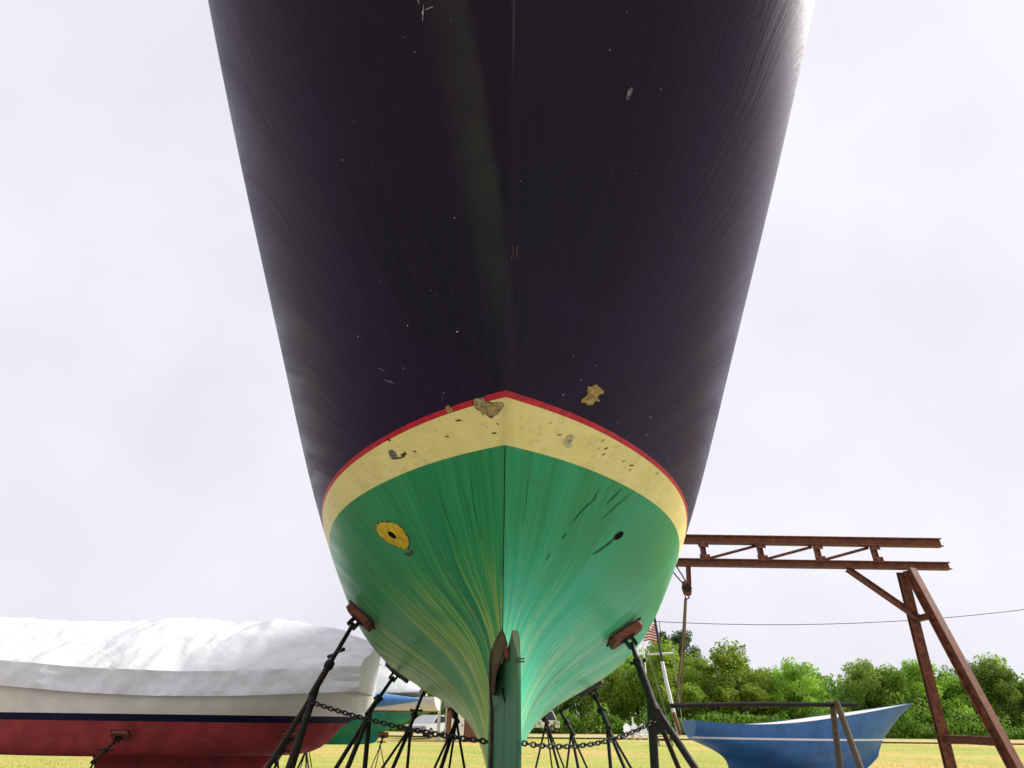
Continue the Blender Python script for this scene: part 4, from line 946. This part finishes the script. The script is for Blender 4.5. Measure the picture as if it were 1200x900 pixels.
car((-5.4, 47.5, 0.05), simple('silver_car_paint', (.42, .43, .44), .3, .6, var=.05, bump=0), 'silver car parked left of the brown-red shed beyond the white posts', 'parked_car', 3.9, 1.7, 1.4, 1.2)
def lawn_chair(x, y, rz, label):
    t = thing('lawn_chair', (x, y, .0), label, 'chair', 'white lawn chairs by the trees'); t.rotation_euler.z = rz
    def b_(nm, mb): o = mb.build(nm, MT['white'], None); o.parent = t
    m = MB(); m.box((0, 0, .36), (.56, .52, .03), Matrix.Rotation(.12, 4, 'X')); b_('seat', m)
    for i in range(5):
        h = (.62, .74, .80, .74, .62)[i]; m = MB(); m.box(((i - 2) * .112, .28 + h * .13, .30 + h / 2), (.105, .02, h), Matrix.Rotation(-.28, 4, 'X')); b_('back_slat', m)
    for s in (-1, 1):
        m = MB(); m.box((s * .34, -.02, .56), (.14, .70, .025)); b_('arm', m); m = MB(); m.box((s * .30, -.26, .28), (.04, .10, .56)); b_('leg', m); m = MB(); m.box((s * .30, .26, .22), (.04, .10, .66), Matrix.Rotation(.5, 4, 'X')); b_('leg', m)
lawn_chair(9.42, 50, .15, 'leftmost of the three white lawn chairs at the edge of the trees'); lawn_chair(9.98, 50.2, 0, 'middle one of the three white lawn chairs at the edge of the trees'); lawn_chair(10.52, 50, -.15, 'rightmost of the three white lawn chairs at the edge of the trees')
t = thing('marker_post', (9.93, 50.9, 0), 'short white post standing behind the lawn chairs', 'post'); rod('shaft', [(9.93, 50.9, 0), (9.93, 50.9, 1.42)], .06, MT['white'], t); b = MB(); b.box((9.93, 50.9, 1.46), (.16, .16, .06)); b.build('cap', MT['white'], t)
t = thing('picnic_table', (9.6, 40, 0), 'low dark picnic table on the grass at the right', 'table')
for i in range(5): b = MB(); b.box((9.6, 39.72 + .14 * i, .48), (1.1, .125, .03)); b.build('top_plank', MT['timber'], t)
for y in (39.4, 40.6): b = MB(); b.box((9.6, y, .28), (1.1, .2, .03)); b.build('bench', MT['timber'], t)
for x in (9.2, 10.0):
    for s in (-1, 1): b = MB(); b.box((x, 40 + s * .22, .24), (.06, .06, .54), Matrix.Rotation(s * .5, 4, 'X')); b.build('leg', MT['timber'], t)
# ================================================================== trees
def leaf_mesh(name, n, rad, h, z0, m, seed, kind='broad', size=.17):
    r = random.Random(seed); V = []; F = []
    clumps = []
    if kind == 'broad':
        for i in range(64):
            a = r.uniform(0, 6.28); e = r.uniform(-.62, 1); q = r.uniform(.55, 1.0) if i > 8 else r.uniform(0, .5)
            ce = math.cos(e * 1.4); clumps.append((Vector((rad * q * ce * math.cos(a) * r.uniform(.8, 1.1), rad * q * ce * math.sin(a), z0 + h * .36 + h * .56 * q * math.sin(e * 1.4))), r.uniform(.55, 1.15)))
    elif kind == 'bush':
        for i in range(22):
            a = r.uniform(0, 6.28); q = r.random() ** .5; clumps.append((Vector((rad * q * math.cos(a), rad * q * math.sin(a), z0 + h * (1 - q * q) * r.uniform(.3, .9))), r.uniform(.3, .6)))
    for i in range(n):
        if kind == 'pine':
            t = r.random() ** .8; zz = z0 + h * t; lev = round(t * 16) / 16; rr = rad * (1.03 - t) ** .75 * (.30 + .70 * r.random()) * (.75 + .35 * noise.noise(Vector((t * 9, a0 := r.uniform(0, 6.28), 0)))); a = a0 + r.gauss(0, .1)
            p = Vector((rr * math.cos(a), rr * math.sin(a), z0 + h * (.45 * lev + .55 * t) - rr * .18 + r.gauss(0, .16)))
        else:
            c, q = clumps[i % len(clumps)]; d = Vector((r.gauss(0, 1), r.gauss(0, 1), r.gauss(0, .8))).normalized() * q * r.random() ** .33; p = c + d
        s = size * r.uniform(.6, 1.3); nrm = Vector((r.gauss(0, 1), r.gauss(0, 1), r.gauss(.5, 1))).normalized(); a = nrm.orthogonal().normalized(); b = nrm.cross(a); th = r.uniform(0, 6.28)
        a, b = a * math.cos(th) + b * math.sin(th), b * math.cos(th) - a * math.sin(th); k = len(V)
        V += [p - a * s * .5, p + b * s * .32 + a * s * .05, p + a * s * .6, p - b * s * .32 + a * s * .05]; F.append((k, k + 1, k + 2, k + 3))
    me = bpy.data.meshes.new(name); me.from_pydata([tuple(v) for v in V], [], F); me.materials.append(m); return me, clumps
def trunk_mesh(h, r0, clumps, seed):
    r = random.Random(seed); mb = MB(); pts = [(0, 0, -.1)]; x = y = 0
    for i in range(1, 7): x += r.uniform(-.1, .1); y += r.uniform(-.1, .1); pts.append((x, y, h * i / 6))
    mb.tube(pts, [r0 * (1 - .13 * i) for i in range(7)], 8)
    for c, q in clumps[:14]:
        k = r.randint(2, 5); a = Vector(pts[k]); mid = a.lerp(c, .5) + Vector((0, 0, .15)); mb.tube([a, mid, c], [r0 * .38, r0 * .22, r0 * .08], 5, False)
    me = bpy.data.meshes.new('trunk'); me.from_pydata([tuple(v) for v in mb.v], [], mb.f); me.materials.append(MT['bark']); return me
protos = {}
for k in range(5):
    hh = (8.4, 7.4, 9.0, 7.9, 8.8)[k]; me, cl = leaf_mesh('crown', 14000, (3.4, 3.8, 3.3, 4.0, 3.6)[k], hh - .9, .7, MT['leafA'] if k % 2 == 0 else MT['leafB'], 20 + k, 'broad', .24); protos['b%d' % k] = (me, trunk_mesh(hh * .8, .22, cl, k))
for k in range(2): me, cl = leaf_mesh('crown', 11000, 2.3 + .3 * k, 10.4 + k, 1.2, MT['needle'], 40 + k, 'broad', .26); protos['p%d' % k] = (me, trunk_mesh(11 + k, .2, [], 9 + k))
for k in range(3): me, cl = leaf_mesh('foliage', 2600, 1.8, 1.9, .05, MT['leafB'] if k else MT['leafA'], 60 + k, 'bush', .20); protos['s%d' % k] = (me, None)
def plant(name, kind, x, y, s, label, cat, group):
    t = thing(name, (x, y, 0), label, cat, group); t.scale = (s[0], s[0], s[1]); t.rotation_euler.z = random.Random(int(x * 37 + y)).uniform(0, 6.28)
    cr, tk = protos[kind]
    o = bpy.data.objects.new('crown' if tk else 'foliage', cr); C.objects.link(o); o.parent = t
    if tk: o = bpy.data.objects.new('trunk', tk); C.objects.link(o); o.parent = t
rt = random.Random(5)
ORD = 'first second third fourth fifth sixth seventh eighth ninth tenth eleventh twelfth thirteenth fourteenth fifteenth sixteenth seventeenth eighteenth nineteenth twentieth'.split()
left_n = right_n = 0
for i in range(36):
    x = -63 + 3.7 * i + rt.uniform(-.7, .7); y = 73 + (3 if i % 2 else -1) + rt.uniform(-1, 1); k = 'b%d' % rt.randint(0, 4)
    s = rt.uniform(.80, .98) if x < 3 else rt.uniform(.92, 1.08)
    if x < 1: left_n += 1; lb = '%s leafy green tree from the left end of the row beyond the covered boats' % ORD[left_n - 1]
    else: right_n += 1; lb = '%s leafy green tree right of the rudder in the row along the field' % ORD[right_n - 1]
    plant('broadleaf_tree', k, x, y, (s * 1.12, s), lb, 'tree', 'leafy trees along the far side of the field')
for x, y, k, s, lb in ((20.9, 83, 'p0', (1.05, 1.16), 'tall pine rising above the leafy trees behind the spreader of the white mast'), (24.2, 84, 'p1', (.95, 1.0), 'shorter pine behind the leafy trees right of the hanging rope'), (-26, 84, 'p0', (1.1, 1.1), 'pine behind the leafy trees at the far left')):
    plant('pine_tree', k, x, y, s, lb, 'pine tree', None)
# undergrowth and the wood behind: masses nobody could count
r = random.Random(77); V = []; F = []
def scatter(n, xr, yr, hfn, size):
    for i in range(n):
        x = r.uniform(*xr); y = r.uniform(*yr); h = hfn(x); z = h * r.random() ** .8; s = size * r.uniform(.6, 1.3)
        nrm = Vector((r.gauss(0, 1), r.gauss(0, 1), r.gauss(.4, 1))).normalized(); a = nrm.orthogonal().normalized(); b2 = nrm.cross(a); p = Vector((x, y - .4 * z, z)); k = len(V)
        V.extend([p - a * s * .5, p + b2 * s * .34, p + a * s * .6, p - b2 * s * .34]); F.append((k, k + 1, k + 2, k + 3))
scatter(46000, (-68, 72), (67, 71.5), lambda x: 1.7 + 2.2 * noise.noise(Vector((x * .35, 0, 0))) + .9 * noise.noise(Vector((x * 1.3, 3, 0))), .30)
me = bpy.data.meshes.new('undergrowth'); me.from_pydata([tuple(v) for v in V], [], F); tag(link('undergrowth', me, MT['leafB']), kind='stuff')
V = []; F = []
scatter(60000, (-95, 100), (84, 92), lambda x: 6.3 + 1.6 * noise.noise(Vector((x * .2, 9, 0))) + .8 * noise.noise(Vector((x * .8, 5, 0))), .50)
me = bpy.data.meshes.new('woods'); me.from_pydata([tuple(v) for v in V], [], F); tag(link('woods', me, MT['leafB']), kind='stuff')
